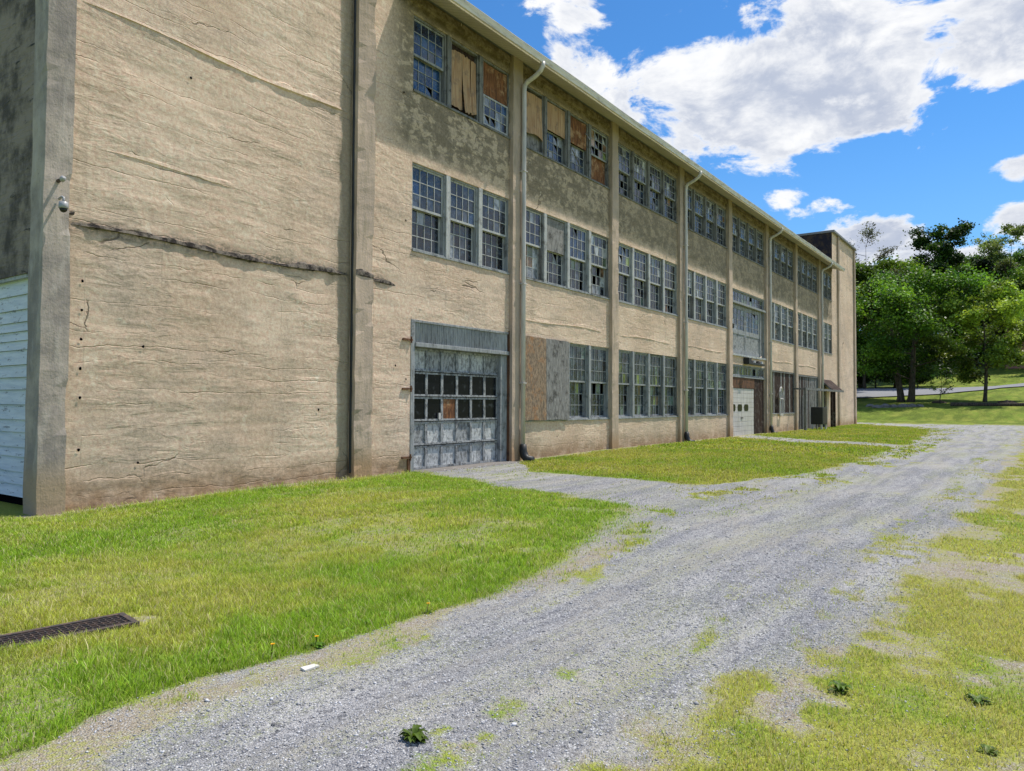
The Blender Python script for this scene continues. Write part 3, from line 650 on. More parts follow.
# ledge on the left tower
def ledge(x0, x1, z0, h, dep, m, seed, FY=FY):
    mb = MB(); n = int((x1 - x0) / .035)
    for i in range(n + 1):
        x = x0 + (x1 - x0) * i / n
        q = float(fbm(x * 3.0, seed, 5, 4)) - .5; q3 = max(0, float(fbm(x * 1.1, seed + 5, 8, 3)) - .5)
        t = min(1, i / 12, (n - i) / 12)
        zc = z0 + .035 * math.sin(x * 1.3) - .02
        mb.v += [(x, FY + .01, zc + h * (.5 + q * 1.3) + q3 * .3), (x, FY - dep * (.7 + q) * t, zc + h * .4 + q * .05 + q3 * .18), (x, FY - dep * (1 + q * 1.2) * t, zc - h * .1), (x, FY + .01, zc - h * (.4 + q * 1.2))]
    for i in range(n):
        for j in range(3): mb.f.append([i * 4 + j, i * 4 + j + 1, i * 4 + j + 5, i * 4 + j + 4]); mb.c.append((1, 1, 1))
    return mb.build('ledge', m, B)
def f_ledge(t, P):
    n = t.noise(P, 5, 8, .7); return {'Base Color': t.mix(t.ramp(n, .42, .58), (.035, .03, .028), (.20, .17, .14)), 'Normal': t.bump(n, .04, 1)}
mat('crumbled_concrete', f_ledge, .95, .1)
ledge(5.15, PX(0) - .2, 4.36, .10, .055, 'crumbled_concrete', 3); ledge(PX(0) + .34, 12.3, 4.36, .07, .035, 'crumbled_concrete', 8); ledge(PX(0) - .18, PX(0) + .33, 4.37, .06, .02, 'crumbled_concrete', 18, FY - .2)
ledge(5.18, PX(0) - .2, 7.86, .08, .035, 'painted_concrete', 12)
ledge(5.28, 8.2, 5.62, .035, .014, 'painted_concrete', 22)
ledge(5.0, 5.26, 4.52, .05, .165, 'crumbled_concrete', 33)
for k, (x0, x1) in enumerate(((17.3, 22.2), (23.3, 27.8), (29.2, 34.1), (35.0, 39.8), (41, 46), (47, 51.8))):
    ledge(x0, x1, 4.1, .05, .022, 'painted_concrete', 40 + k)
# tie holes and dark thin conduit line beside the first pilaster
MB().tube([(PX(0) - .2, FY - .09, 14), (PX(0) - .2, FY - .09, 8), (PX(0) - .195, FY - .09, 4.5), (PX(0) - .2, FY - .09, .15)], .026, 6).build('conduit', 'black_metal', B)
for (x, z) in ((5.38, 3.5), (5.38, 3.05), (5.38, 2.6), (5.38, 2.15), (5.38, 1.7), (5.38, .9), (6.35, 2.55), (6.3, .65), (12.55, 2.2), (12.4, 8.9), (12.5, 5.9), (12.2, 2.5), (8.1, 4.3), (10.0, 1.5), (7.1, 7.3)):
    mb = MB(); n = 9; mb.face([(x + .024 * math.cos(6.28 * i / n) * U(.7, 1.2), FY - .026, z + .027 * math.sin(6.28 * i / n) * U(.7, 1.2)) for i in range(n)]); mb.build('tie_hole', 'dark_void', B)

# ---- windows
PAL = {'dark': [(.006, .008, .011), (.012, .016, .022), (.02, .026, .035)], 'blue': [(.01, .03, .08), (.015, .045, .11), (.025, .06, .13)],
       'grey': [(.03, .04, .055), (.06, .075, .10), (.02, .03, .042)], 'pale': [(.30, .32, .34), (.42, .43, .43)],
       'green': [(.10, .14, .07), (.22, .27, .07), (.14, .20, .16)], 'brown': [(.20, .11, .05), (.30, .19, .10)]}
MIXES = {'up3': dict(grey=6, blue=4, dark=3, pale=1.2, brown=.3), 'lo3': dict(dark=12, blue=3, grey=1, pale=.4, brown=.3),  # upper panes tinted like sky reflections, lower ones darkened as recess shade
         'up2': dict(grey=7, blue=2, dark=2, pale=1, green=.5), 'lo2': dict(dark=11, grey=1.5, green=.7, brown=.7, pale=.7),
         'blue': dict(blue=9, grey=2, pale=.5), 'up1': dict(grey=5, dark=3, green=2), 'lo1': dict(dark=8, grey=1.5, green=1.3, brown=.3),
         'yell': dict(pale=4, green=2, brown=4, dark=3), 'light': dict(blue=3, grey=4, pale=4)}
def pick(mx):
    d = MIXES[mx]; k = random.choices(list(d), list(d.values()))[0]; c = random.choice(PAL[k]); f = U(.75, 1.3); return tuple(v * f for v in c)
SASH = {}
def sash(parent, x0, x1, z0, z1, y, m='grey_paint_wood', cols=4, rows=3, loc=None, tilt=0):
    key = (round(x1 - x0, 2), round(z1 - z0, 2), cols, rows, m)
    if key not in SASH:
        w, h = x1 - x0, z1 - z0; mb = MB(); s = .042
        mb.box(0, s, 0, .035, 0, h); mb.box(w - s, w, 0, .035, 0, h); mb.box(s, w - s, .001, .034, 0, s * 1.3); mb.box(s, w - s, .001, .034, h - s, h)
        for i in range(1, cols):
            x = s + (w - 2 * s) * i / cols; mb.box(x - .010, x + .010, .004, .03, s * 1.3, h - s)
        for j in range(1, rows):
            z = s + (h - 2 * s) * j / rows; mb.box(s, w - s, .006, .028, z - .010, z + .010)
        me = mb.data('sash', (0, 0, 0)); me.materials.append(MATS[m]); SASH[key] = me
    o = bpy.data.objects.new('sash', SASH[key]); link(o, parent, (x0, y, z0)); return o
def panes(parent, areas):
    """areas: (x0,x1,z0,z1,y,mix,missing probability)"""
    mb = MB()
    for (x0, x1, z0, z1, y, mx, miss, cols, rows) in areas:
        s = .042
        for i in range(cols):
            for j in range(rows):
                if U(0, 1) < miss: continue
                a = x0 + s + (x1 - x0 - 2 * s) * i / cols; b = x0 + s + (x1 - x0 - 2 * s) * (i + 1) / cols
                c = z0 + s + (z1 - z0 - 2 * s) * j / rows; d = z0 + s + (z1 - z0 - 2 * s) * (j + 1) / rows
                t1, t2 = U(-.003, .003), U(-.003, .003); yy = y + .018
                pts = [(a, yy + t1, c), (b, yy - t1, c), (b, yy - t1 + t2, d), (a, yy + t1 + t2, d)]
                if U(0, 1) < miss * 1.2:                                  # a shard left in the corner
                    pts = pts[:2] + [((a + b) / 2 + U(-.05, .05), yy, (c + d) / 2)] + pts[3:]
                mb.face(pts, pick(mx))
    if mb.f: mb.build('pane', 'dusty_glass', parent, color=True)
def board(parent, x0, x1, z0, z1, y, m, curl=0.0, name='board', ragged=0.0, seed=0):
    mb = MB(); nx_, nz_ = 8, 14
    for s_ in (0, 1):
        for i in range(nx_ + 1):
            for j in range(nz_ + 1):
                u, v = i / nx_, j / nz_; x = x0 + (x1 - x0) * u; z = z0 + (z1 - z0) * v
                if j == 0: z += ragged * float(vn(u * 5, seed, 3))
                if j == nz_: z -= ragged * .7 * float(vn(u * 5, seed + 4, 3))
                yy = y - curl * (1 - v) ** 2 * (.4 + .6 * abs(2 * float(vn(u * 2.2, seed, 9)) - 1)) + .004 * float(vn(u * 3, v * 3 + seed, 2)) + s_ * .012
                mb.v.append((x, yy, z))
    st = (nx_ + 1) * (nz_ + 1)
    for i in range(nx_):
        for j in range(nz_):
            a = i * (nz_ + 1) + j; b = a + nz_ + 1
            mb.f.append([a, b, b + 1, a + 1]); mb.f.append([st + a, st + a + 1, st + b + 1, st + b]); mb.c += [(1, 1, 1)] * 2
    e = []
    for j in range(nz_): e += [(j, j + 1)]
    for (p, q) in e:
        mb.f.append([p, p + 1, st + p + 1, st + p]); mb.c.append((1, 1, 1)); r0 = nx_ * (nz_ + 1) + p; mb.f.append([r0 + 1, r0, st + r0, st + r0 + 1]); mb.c.append((1, 1, 1))
    for i in range(nx_):
        p = i * (nz_ + 1); q = p + nz_ + 1; mb.f.append([q, p, st + p, st + q]); mb.c.append((1, 1, 1))
    return mb.build(name, m, parent)
def window(x0, x1, z0, z1, up, lo, fl, sm='grey_paint_wood', fm='dark_grey_wood', split=.5):
    """up / lo: ('g', mix, missing) glazed sash, ('b', material, curl) board, None empty"""
    mb = MB(); t = .05; y0, y1 = FY + .03, FY + .22
    mb.box(x0, x0 + t, y0, y1, z0, z1); mb.box(x1 - t, x1, y0, y1, z0, z1); mb.box(x0 + t, x1 - t, y0 + .002, y1, z1 - t, z1); mb.box(x0 + t, x1 - t, y0 - .04, y1, z0, z0 + t * .9)
    fr = mb.build('window', fm, B, (x0, y0, z0)); a, b = x0 + t, x1 - t; zm = z0 + t * .9 + (z1 - z0 - 2 * t) * split; ar = []
    for part, lo_, hi_, yy in ((lo, z0 + t * .9, zm + .02, FY + .15), (up, zm - .02, z1 - t, FY + .065)):
        if part is None: continue
        if part[0] == 'g':
            sash(fr, a + .002, b - .002, lo_, hi_, yy, sm); ar.append((a, b, lo_, hi_, yy, part[1], part[2], 4, 3))
        elif part[0] == 'b':
            board(fr, a + .003, b - .003, lo_ - (.03 if part[2] else 0), hi_, yy - (.0 if not part[2] else .02), part[1], part[2], ragged=.04, seed=int(x0 * 7 + z0))
    for q_ in ar: panes(fr, [q_])
    return fr
def mullion(x, z0, z1, m, w=.075, y=.0):
    j = U(-.006, .006)
    MB().box(x - w, x + w, FY - .015 + y + j, FY + .2, z0, z1).build('mullion', m, B, bevel=.006)
def sill(x0, x1, z, m='grey_paint_wood'):
    mb = MB(); n = int((x1 - x0) / .1)
    for i in range(n + 1):
        x = x0 + (x1 - x0) * i / n; q = .012 * float(vn(x * 3, z, 3)); mb.v += [(x, FY + .1, z + .012), (x, FY - .045 + q, z + .004), (x, FY - .045 + q, z - .035 + q), (x, FY + .0, z - .045 + q)]
    for i in range(n):
        for j in range(3): mb.f.append([i * 4 + j, i * 4 + j + 1, i * 4 + j + 5, i * 4 + j + 4]); mb.c.append((1, 1, 1))
    mb.build('sill', m, B)
def g(mx, miss=.03): return ('g', mx, miss)
def b(m, curl=0.0): return ('b', m, curl)
SPEC = {   # (bay, floor): [ (upper, lower), ... ]
    (0, 3): [(g('blue', 0), g('blue', .02)), 'peel', 'drop'],
    (1, 3): ['sheet', (b('tan_plywood'), g('light', .02)), (b('orange_board'), g('light', .04)), 'flip'],
    (0, 2): [(g('up2', .0), g('lo2', .05)), (g('up2', 0), g('lo2', .04)), (g('up2', 0), g('lo2', .04))],
    (1, 2): [(g('blue', .0), g('yell', .05)), (b('grey_plywood'), g('lo2', .04)), (g('blue', .05), g('lo2', .04)), (g('up2', .02), g('yell', .06))],
    (1, 1): ['ply', 'ply2', (g('up1', .0), g('lo1', .05)), (g('up1', .0), g('lo1', .05))],
}
for k in range(8):
    x0, x1 = bay_open(k); n = 3 if k in (0, 7) else 4
    for fl in (1, 2, 3):
        if (fl == 1 and k in (0, 4, 6, 7)) or (fl == 2 and k == 4): continue
        z0, z1 = LV[fl]; sill(x0, x1, z0, 'dark_grey_wood' if fl == 3 else 'grey_paint_wood')
        if fl == 1 and k == 5: continue
        W = (x1 - x0) / n; mw = .085
        um = 'grey_paint_wood'; pm = 'pale_post_wood' if fl == 2 else ('dark_grey_wood' if fl == 3 else 'grey_paint_wood')
        for i in range(1, n):
            mullion(x0 + W * i, z0 + .01, z1 - .01, pm)
            if fl == 3 and k == 0 and i == 2: pass
        for i in range(n):
            a = x0 + W * i + (mw if i else .0); c = x0 + W * (i + 1) - (mw if i < n - 1 else .0)
            sp = SPEC.get((k, fl)); s = sp[i] if sp else None
            if s is None:
                ms = {3: .035 if k < 5 else .07, 2: .025, 1: .012}[fl]
                s = (g('up%d' % fl, ms * .6), g('lo%d' % fl, ms * 1.4))
            fm = 'dark_grey_wood' if fl == 3 or U(0, 1) < .35 else 'grey_paint_wood'
            sm = 'pale_post_wood' if fl == 2 else 'grey_paint_wood'
            if isinstance(s, tuple):
                window(a, c, z0, z1, s[0], s[1], fl, sm, fm); continue
            if s == 'peel':                                   # delaminating plywood, torn into strips
                fr = window(a, c, z0, z1, None, None, fl, sm, fm)
                for q, (u0, u1, cu, zz) in enumerate(((0, .42, .05, .0), (.44, .74, .16, -.02), (.78, .98, .07, .05))):
                    board(fr, a + .05 + (c - a - .1) * u0, a + .05 + (c - a - .1) * u1, z0 + .06 + zz, z1 - .2, FY + .06, 'tan_plywood', cu, ragged=.12, seed=q * 5 + 3)
                board(fr, a + .05, c - .05, z0 + .05, z1 - .05, FY + .14, 'dark_red_wood')
            elif s == 'drop':                                 # board above, both sashes fallen to the bottom
                fr = window(a, c, z0, z1, b('orange_board'), None, fl, sm, fm)
                board(fr, a + .05, c - .05, z0 + .05, z1 - .9, FY + .15, 'dark_red_wood')
                sash(fr, a + .06, c - .06, z0 + .05, z0 + .88, FY + .03, 'pale_post_wood', 4, 3); panes(fr, [(a + .06, c - .06, z0 + .05, z0 + .88, FY + .03, 'light', .05, 4, 3)])
            elif s == 'sheet':
                fr = window(a, c, z0, z1, None, None, fl, sm, fm)
                board(fr, a + .05, c - .05, z0 + .42, z1 - .12, FY + .05, 'tan_plywood', .07, ragged=.10, seed=2); board(fr, a + .05, c - .05, z0 + .05, z1 - .1, FY + .12, 'grey_plywood')
            elif s == 'flip':
                fr = window(a, c, z0, z1, g('yell', .2), b('orange_board'), fl, sm, fm)
            elif s in ('ply', 'ply2'):
                fr = window(a, c, z0, z1, None, None, fl, sm, fm)
                board(fr, a - .1, c + (.06 if s == 'ply' else .02), z0 - .01, z1 + .03, FY - .07, 'flake_board' if s == 'ply' else 'grey_plywood', .03, ragged=.03, seed=5)
# a loose stick hanging out of the upper windows of the second bay
x0, x1 = bay_open(1); W = (x1 - x0) / 4
xx = x0 + 2.45 * W
mb = MB().tube([(xx + .1, FY - .35, 10.15), (xx + .55, FY + .05, 10.55)], .022, 6); mb.build('loose_stick', 'pale_post_wood', B)
MB().tube([(xx - .35, FY + .02, 9.75), (xx + .1, FY - .03, 9.28)], .02, 6).build('loose_stick', 'dark_grey_wood', B)
MB().tube([(xx + .12, FY - .34, 10.14), (xx + .1, FY - .03, 9.25)], .007, 5).build('loose_wire', 'black_metal', B)

# ---- garage door, bay 0
a, bb = 12.72, 16.66; yd = FY + .13
fr = MB().box(a, a + .13, FY - .02, FY + .2, -.02, 3.62)
fr.box(bb - .32, bb - .02, FY + .03, FY + .2, -.02, 3.05); fr.box(a + .13, bb - .02, FY - .015, FY + .2, 3.56, 3.62); fr.box(a + .13, bb - .02, FY - .05, FY + .2, 2.98, 3.08)
gd = fr.build('garage_door', 'grey_paint_wood', B, (a, FY, 0), bevel=.008)
MB().box(bb - .02, bb + .10, FY - .04, FY + .1, -.02, 3.66).build('door_post', 'rusty_metal', gd)
mb = MB(); n = 56
for i in range(n):
    xa = a + .14 + (bb - .17 - a) * i / n; xb = a + .14 + (bb - .17 - a) * (i + 1) / n; xm = (xa + xb) / 2
    mb.face([(xa, FY + .03, 3.08), (xm, FY + .0, 3.08), (xm, FY + .0, 3.56), (xa, FY + .03, 3.56)]); mb.face([(xm, FY + .0, 3.08), (xb, FY + .03, 3.08), (xb, FY + .03, 3.56), (xm, FY + .0, 3.56)])
mb.build('transom_sheet', 'corrugated_sheet', gd)
dx0, dx1, dz0, dz1 = a + .14, bb - .33, .05, 2.97; zl = [.05, .62, 1.20, 1.80, 2.40, 2.97]
mb = MB()
cw = (dx1 - dx0) / 6
for i in range(7): mb.box(dx0 + cw * i - (.04 if i else 0), dx0 + cw * i + (.04 if i < 6 else 0), yd, yd + .05, dz0, dz1)
for j, z in enumerate(zl):
    for i in range(6):
        xa, xb = dx0 + cw * i + .04, dx0 + cw * (i + 1) - .04
        mb.box(xa, xb, yd + .002, yd + .048, max(z - .055, dz0), min(z + .055, dz1))
    if 0 < j < 5: mb.box(dx0, dx1, yd - .018, yd, z + .008, z + .03)
mb.build('door_frame', 'door_panel_paint', gd)
mb = MB()
for z in zl[1:5]: mb.box(dx0 + .01, dx1 - .01, yd - .006, yd, z - .010, z + .006)
mb.build('section_shadow', 'dark_void', gd)  # black strips drawn as the shadow lines between door sections
for i in range(6):
    for j in range(5):
        xa, xb = dx0 + cw * i + .04, dx0 + cw * (i + 1) - .04; za, zb = zl[j] + .055, zl[j + 1] - .055
        if j in (2, 3):
            m_ = 'orange_board' if (i == 2 and j == 2) else 'dark_glass'
            MB().box(xa, xb, yd + .025, yd + .03, za, zb).build('door_pane', m_, gd)
        else: MB().box(xa, xb, yd + .035 + U(0, .008), yd + .05, za, zb).build('door_panel', 'white_peeling_wood' if U(0, 1) < .7 else 'door_panel_paint', gd)
MB().box(dx0 + 1.0, dx0 + 1.06, yd - .04, yd, 1.25, 1.4).build('door_handle', 'white_metal', gd)
for z in (.35, 1.95, 3.1):                                   # rusty pintle brackets on the wall
    MB().box(a - .3, a + .02, FY - .06, FY - .02, z, z + .045).tube([(a - .03, FY - .06, z - .05), (a - .03, FY - .06, z + .1)], .02, 6).build('hinge', 'rusty_metal', gd)
MB().box(a - .1, a - .02, FY - .05, FY - .01, .02, .34).build('hinge', 'rusty_metal', gd)
MB().box(a + .05, bb + .05, FY - .45, FY + .16, -.1, .045).build('threshold', 'rock', B, bevel=.015)

# ---- bay 4: loading doors above, roller door below
x0, x1 = bay_open(4); z0, z1 = LD
ld = MB().box(x0, x0 + .08, FY + .02, FY + .2, z0, z1).box(x1 - .7, x1 - .58, FY + .02, FY + .2, z0, 6.6).box(x1 - .08, x1, FY + .02, FY + .2, z0, z1).box(x0 + .08, x1 - .08, FY - .10, FY + .2, 6.58, 6.68).box(x0 + .08, x1 - .08, FY + .02, FY + .2, z1 - .06, z1).build('loading_door', 'grey_paint_wood', B, (x0, FY, z0))
pn = []
for i in range(4):
    w = (x1 - x0 - .16) / 4; sash(ld, x0 + .08 + w * i, x0 + .08 + w * (i + 1), 6.69, z1 - .07, FY + .08, 'grey_paint_wood', 3, 2); pn.append((x0 + .08 + w * i, x0 + .08 + w * (i + 1), 6.69, z1 - .07, FY + .08, 'up1', .02, 3, 2))
dw = (x1 - .7 - x0 - .08) / 2
for i in range(2):
    xa = x0 + .08 + dw * i + .01; xb = xa + dw - .02
    lf = MB().box(xa, xa + .14, FY + .06, FY + .11, z0 + .02, 6.56).box(xb - .14, xb, FY + .06, FY + .11, z0 + .02, 6.56).box(xa + .14, xb - .14, FY + .062, FY + .108, z0 + .02, z0 + .22).box(xa + .14, xb - .14, FY + .062, FY + .108, 5.12, 5.30).box(xa + .14, xb - .14, FY + .062, FY + .108, 6.4, 6.56)
    lo_ = lf.build('door_leaf', 'grey_paint_wood', ld, bevel=.006)
    MB().box(xa + .14, xb - .14, FY + .085, FY + .10, z0 + .22, 5.12).build('door_panel', 'door_panel_paint', lo_)
    sash(lo_, xa + .14, (xa + xb) / 2, 5.30, 6.4, FY + .07, 'grey_paint_wood', 2, 4); sash(lo_, (xa + xb) / 2, xb - .14, 5.30, 6.4, FY + .07, 'grey_paint_wood', 2, 4)
    pn += [(xa + .14, (xa + xb) / 2, 5.30, 6.4, FY + .07, 'lo2' if i else 'light', .03, 2, 4), ((xa + xb) / 2, xb - .14, 5.30, 6.4, FY + .07, 'up1', .03, 2, 4)]
panes(ld, pn)
MB().box(x1 - .58, x1 - .08, FY + .08, FY + .1, z0, 6.56).build('side_board', 'grey_plywood', ld)
MB().box(x0 - .02, x1 + .02, FY - .09, FY + .1, z0 - .1, z0).build('door_sill', 'white_peeling_wood', ld)
rd = MB().box(x0, x1, FY + .0, FY + .2, 2.98, 3.06).box(x0, x0 + .07, FY + .02, FY + .2, 0, 2.98).box(x0, x1, FY + .01, FY + .2, 3.53, 3.6).build('roller_door', 'grey_paint_wood', B, (x0, FY, 0))
pn = []
for i in range(4):
    w = (x1 - x0) / 4; sash(rd, x0 + w * i, x0 + w * (i + 1), 3.07, 3.52, FY + .06, 'grey_paint_wood', 3, 1); pn.append((x0 + w * i, x0 + w * (i + 1), 3.07, 3.52, FY + .06, 'up1', .05, 3, 1))
panes(rd, pn)
xr = 38.6
mb = MB(); z = .08
while z < 2.45:
    z2 = min(z + .235, 2.45); mb.v += []; i = len(mb.v)
    mb.v += [(x0 + .07, FY + .06, z + .012), (xr, FY + .06, z + .012), (xr, FY + .06, z2 - .012), (x0 + .07, FY + .06, z2 - .012), (x0 + .07, FY + .08, z), (xr, FY + .08, z), (xr, FY + .08, z2), (x0 + .07, FY + .08, z2)]
    mb.f += [[i, i + 1, i + 2, i + 3], [i + 4, i + 5, i + 1, i], [i + 3, i + 2, i + 6, i + 7]]; mb.c += [(1, 1, 1)] * 3; z = z2
mb.build('door_curtain', 'white_metal', rd)
for i in range(3):
    xc = x0 + .5 + i * .98; w_, h_ = .33, .17; zc = 1.48; c_ = .08
    pts = [(xc - w_, zc - h_ + c_), (xc - w_ + c_, zc - h_), (xc + w_ - c_, zc - h_), (xc + w_, zc - h_ + c_), (xc + w_, zc + h_ - c_), (xc + w_ - c_, zc + h_), (xc - w_ + c_, zc + h_), (xc - w_, zc + h_ - c_)]
    MB().face([(p, FY + .052, q) for p, q in pts]).build('door_pane', 'dark_glass', rd)
MB().box(x0 + 1.6, x0 + 1.9, FY + .03, FY + .06, .95, 1.0).build('door_handle', 'black_metal', rd)
MB().box(x0 + .07, xr, FY + .03, FY + .1, 2.46, 2.97).build('header_board', 'rusty_metal', rd)
mb = MB(); xx_ = xr + .02
while xx_ < x1 - .1:
    w = U(.16, .24); mb.box(xx_, min(xx_ + w - .012, x1 - .02), FY + .03 + U(0, .02), FY + .08, .02, 2.97); xx_ += w
mb.build('side_board', 'dark_red_wood', rd)
# lamp bar above the roller door
lb = MB().box(36.9, 39.8, FY - .16, FY - .02, 3.68, 3.78).box(36.75, 37.15, FY - .3, FY - .02, 3.66, 3.98).build('lamp_bar', 'black_metal', B, bevel=.01)
for i in range(4): MB().tube([(37.55 + i * .62, FY - .1, 3.78), (37.55 + i * .62, FY - .1, 3.9)], [.09, .07], 8).build('lamp', 'white_metal' if i % 2 else 'grate_iron', lb)

# ---- bay 5 ground floor boarded with planks
x0, x1 = bay_open(5); z0, z1 = LV[1]
bp = MB().box(x0, x0 + .08, FY + .0, FY + .2, z0, z1).box(x1 - .08, x1, FY + .0, FY + .2, z0, z1).box(x0 + .08, x1 - .08, FY + .002, FY + .2, z1 - .09, z1).build('boarded_window', 'dark_grey_wood', B, (x0, FY, z0))
xx_ = x0 + .08; i = 0
while xx_ < x1 - .1:
    w = U(.17, .27); xe = min(xx_ + w, x1 - .08)
    MB().box(xx_ + .004, xe - .004, FY + .045 + U(0, .02), FY + .08, z0 + .01 + U(0, .03), z1 - .09).build('plank', 'grey_plywood' if i in (5, 11, 14, 19) else 'dark_red_wood', bp); xx_ = xe; i += 1
pts = []
xc = 43.0
mb = MB().box(xc - .30, xc + .30, FY - .16, FY - .09, 1.02, 1.14)
ring = [(xc - .26, 1.14), (xc - .26, 1.9), (xc - .30, 2.0), (xc - .30, 2.38), (xc - .18, 2.56), (xc, 2.62), (xc + .18, 2.56), (xc + .30, 2.38), (xc + .30, 2.0), (xc + .26, 1.9), (xc + .26, 1.14)]
mb.tube([(p, FY - .12, q) for p, q in ring], .05, 6); mb.tube([(xc - .26, FY - .12, 1.98), (xc + .26, FY - .12, 1.98)], .04, 6); mb.tube([(xc, FY - .12, 2.05), (xc, FY - .12, 2.6)], .035, 6)
mb.build('arched_frame', 'white_metal', bp, smooth=False)

# ---- bay 6/7 ground floor: porch with grey boards, doors and canopy
x0, x1 = bay_open(6)
po = MB().box(x0, x0 + .12, FY + .0, FY + .2, -.1, 3.5).box(x0 + .12, x1, FY + .0, FY + .2, 3.4, 3.5).box(x1 - .1, x1, FY, FY + .2, -.1, 3.4).build('porch_front', 'dark_grey_wood', B, (x0, FY, 0))
xx_ = x0 + .12; i = 0
while xx_ < x1 - .12:
    w = U(.18, .28); xe = min(xx_ + w, x1 - .1); MB().box(xx_ + .004, xe - .004, FY + .04 + U(0, .02), FY + .09, .0, 3.39).build('plank', random.choice(['grey_plywood', 'dark_grey_wood', 'dark_grey_wood', 'dark_red_wood']), po); xx_ = xe
MB().box(x0 + 1.4, x0 + 2.4, FY + .0, FY + .04, .05, 2.2).build('door', 'dark_grey_wood', po, bevel=.01)
x0b, x1b = bay_open(7)
MB().box(x0b, 54.6, FY + .1, FY + .14, -.1, 3.3).build('door', 'dark_red_wood', po)
YC = 11.2; cn = MB()
cn.face([(52.7, FY - .03, 3.38), (55.8, FY - .03, 3.38), (55.8, YC, 2.66), (52.7, YC, 2.66)][::-1]); cn.face([(52.7, FY - .03, 3.33), (55.8, FY - .03, 3.33), (55.8, YC, 2.60), (52.7, YC, 2.60)])
cn.box(52.66, 52.7, YC, YC + .08, 2.5, 2.72)
cnp = cn.build('canopy', 'dark_red_wood', B, (52.7, FY, 3))
MB().box(45.4, 55.85, YC - .07, YC - .01, 2.52, 2.66).build('beam', 'dark_grey_wood', cnp)
for xq in (52.7, 54.2, 55.7): MB().obox((xq, (FY + YC) / 2, 2.96), (1, 0, 0), Vector((0, FY - YC, .74)).normalized(), Vector((0, -.74, FY - YC)).normalized(), (.04, .53, .05)).build('rafter', 'dark_grey_wood', cnp)
for xq in (45.6, 48.4, 51): MB().box(xq - .04, xq + .04, YC - .01, FY - .13, 2.54, 2.63).build('rafter', 'dark_grey_wood', cnp)
for (x, y) in ((45.5, YC + .0), (52.6, YC + .05), (53.4, YC + .05)): MB().box(x - .07, x + .07, y - .07, y + .07, -.05, 2.52).build('canopy_post', 'dark_grey_wood' if x < 50 else 'dark_red_wood', cnp)

# ------------------------------------------------------------------ small things by the wall
cb = empty('outdoor_unit', (49.1, 11.25, .1), 'black boxy unit on short legs under the dark timber porch canopy', 'utility box')
MB().box(48.5, 49.7, 10.9, 11.6, .42, 1.5).build('cabinet', 'black_metal', cb, bevel=.02)
mb = MB()
for i in range(12): mb.box(48.6, 49.6, 10.885, 10.9, .5 + i * .08, .53 + i * .08)
mb.build('grille', 'grate_iron', cb)
for (x, y) in ((48.57, 10.98), (49.62, 10.98), (48.57, 11.52), (49.62, 11.52)): MB().box(x - .05, x + .05, y - .05, y + .05, .03, .42).build('leg', 'white_metal', cb)

sc = empty('security_camera', (4.97, FY - .13, 4.58), 'small white dome security camera bracketed to the grey corner pillar', 'camera')
yy = FY - .145
MB().tube([(4.97, yy, 4.66), (4.97, yy - .10, 4.68), (4.97, yy - .15, 4.66), (4.97, yy - .15, 4.58)], .018, 8).build('bracket', 'white_plastic', sc, smooth=True)
MB().tube([(4.97, yy - .15, 4.60), (4.97, yy - .15, 4.59), (4.97, yy - .15, 4.50), (4.97, yy - .15, 4.495)], [.02, .062, .066, .06], 16).build('housing', 'white_plastic', sc, smooth=True)
MB().tube([(4.97, yy - .15, 4.495), (4.97, yy - .15, 4.465), (4.97, yy - .15, 4.445), (4.97, yy - .15, 4.435)], [.055, .048, .03, .005], 14).build('dome', 'black_metal', sc, smooth=True)
wl = empty('wall_light', (4.96, FY - .13, 4.92), 'small white round lamp on a stub above the security camera', 'lamp')
MB().tube([(4.96, FY - .12, 4.93), (4.96, FY - .24, 4.94), (4.96, FY - .26, 4.94)], [.03, .022, .02], 8).build('arm', 'grate_iron', wl, smooth=True)
MB().tube([(4.96, FY - .30, 4.965), (4.96, FY - .27, 4.93), (4.96, FY - .25, 4.91)], [.035, .042, .025], 12).build('lamp_head', 'white_plastic', wl, smooth=True)

# ------------------------------------------------------------------ storm drain
zg = float(hgt(2.4, 5.6)) + .012
dg = empty('drain_grate', (2.44, 5.58, zg), 'long rusty black iron drain grate set in the lawn', 'drain grate')
ax = Vector((.8, -.12, 0)).normalized(); ay = Vector((-ax.y, ax.x, 0)); az = Vector((0, 0, 1)); c0 = Vector((2.30, 5.60, zg)); L2, W2 = .56, .15
mb = MB()
mb.obox(c0 + ay * W2, ax, ay, az, (L2 + .02, .02, .012)); mb.obox(c0 - ay * W2, ax, ay, az, (L2 + .02, .02, .012)); mb.obox(c0 + ax * L2, ax, ay, az, (.02, W2 - .02, .0118)); mb.obox(c0 - ax * L2, ax, ay, az, (.02, W2 - .02, .0118)); mb.build('frame', 'grate_iron', dg, c0)
mb = MB()
for i in range(1, 6): mb.obox(c0 + ay * (-W2 + 2 * W2 * i / 6) - az * .002, ax, ay, az, (L2, .004, .010))
mb.build('long_bars', 'grate_iron', dg, c0)
mb = MB()
for i in range(1, 26): mb.obox(c0 + ax * (-L2 + 2 * L2 * i / 26) - az * .004, ax, ay, az, (.004, W2, .008))
mb.build('cross_bars', 'grate_iron', dg, c0)
mb = MB().obox(c0 - az * .30, ax, ay, az, (L2 + .03, W2 + .03, .003))
for sg in (-1, 1): mb.obox(c0 + ay * sg * (W2 + .02) - az * .16, ax, ay, az, (L2 + .03, .005, .14)); mb.obox(c0 + ax * sg * (L2 + .02) - az * .16, ax, ay, az, (.005, W2 + .01, .14))
mb.build('pit', 'dark_void', dg, c0)

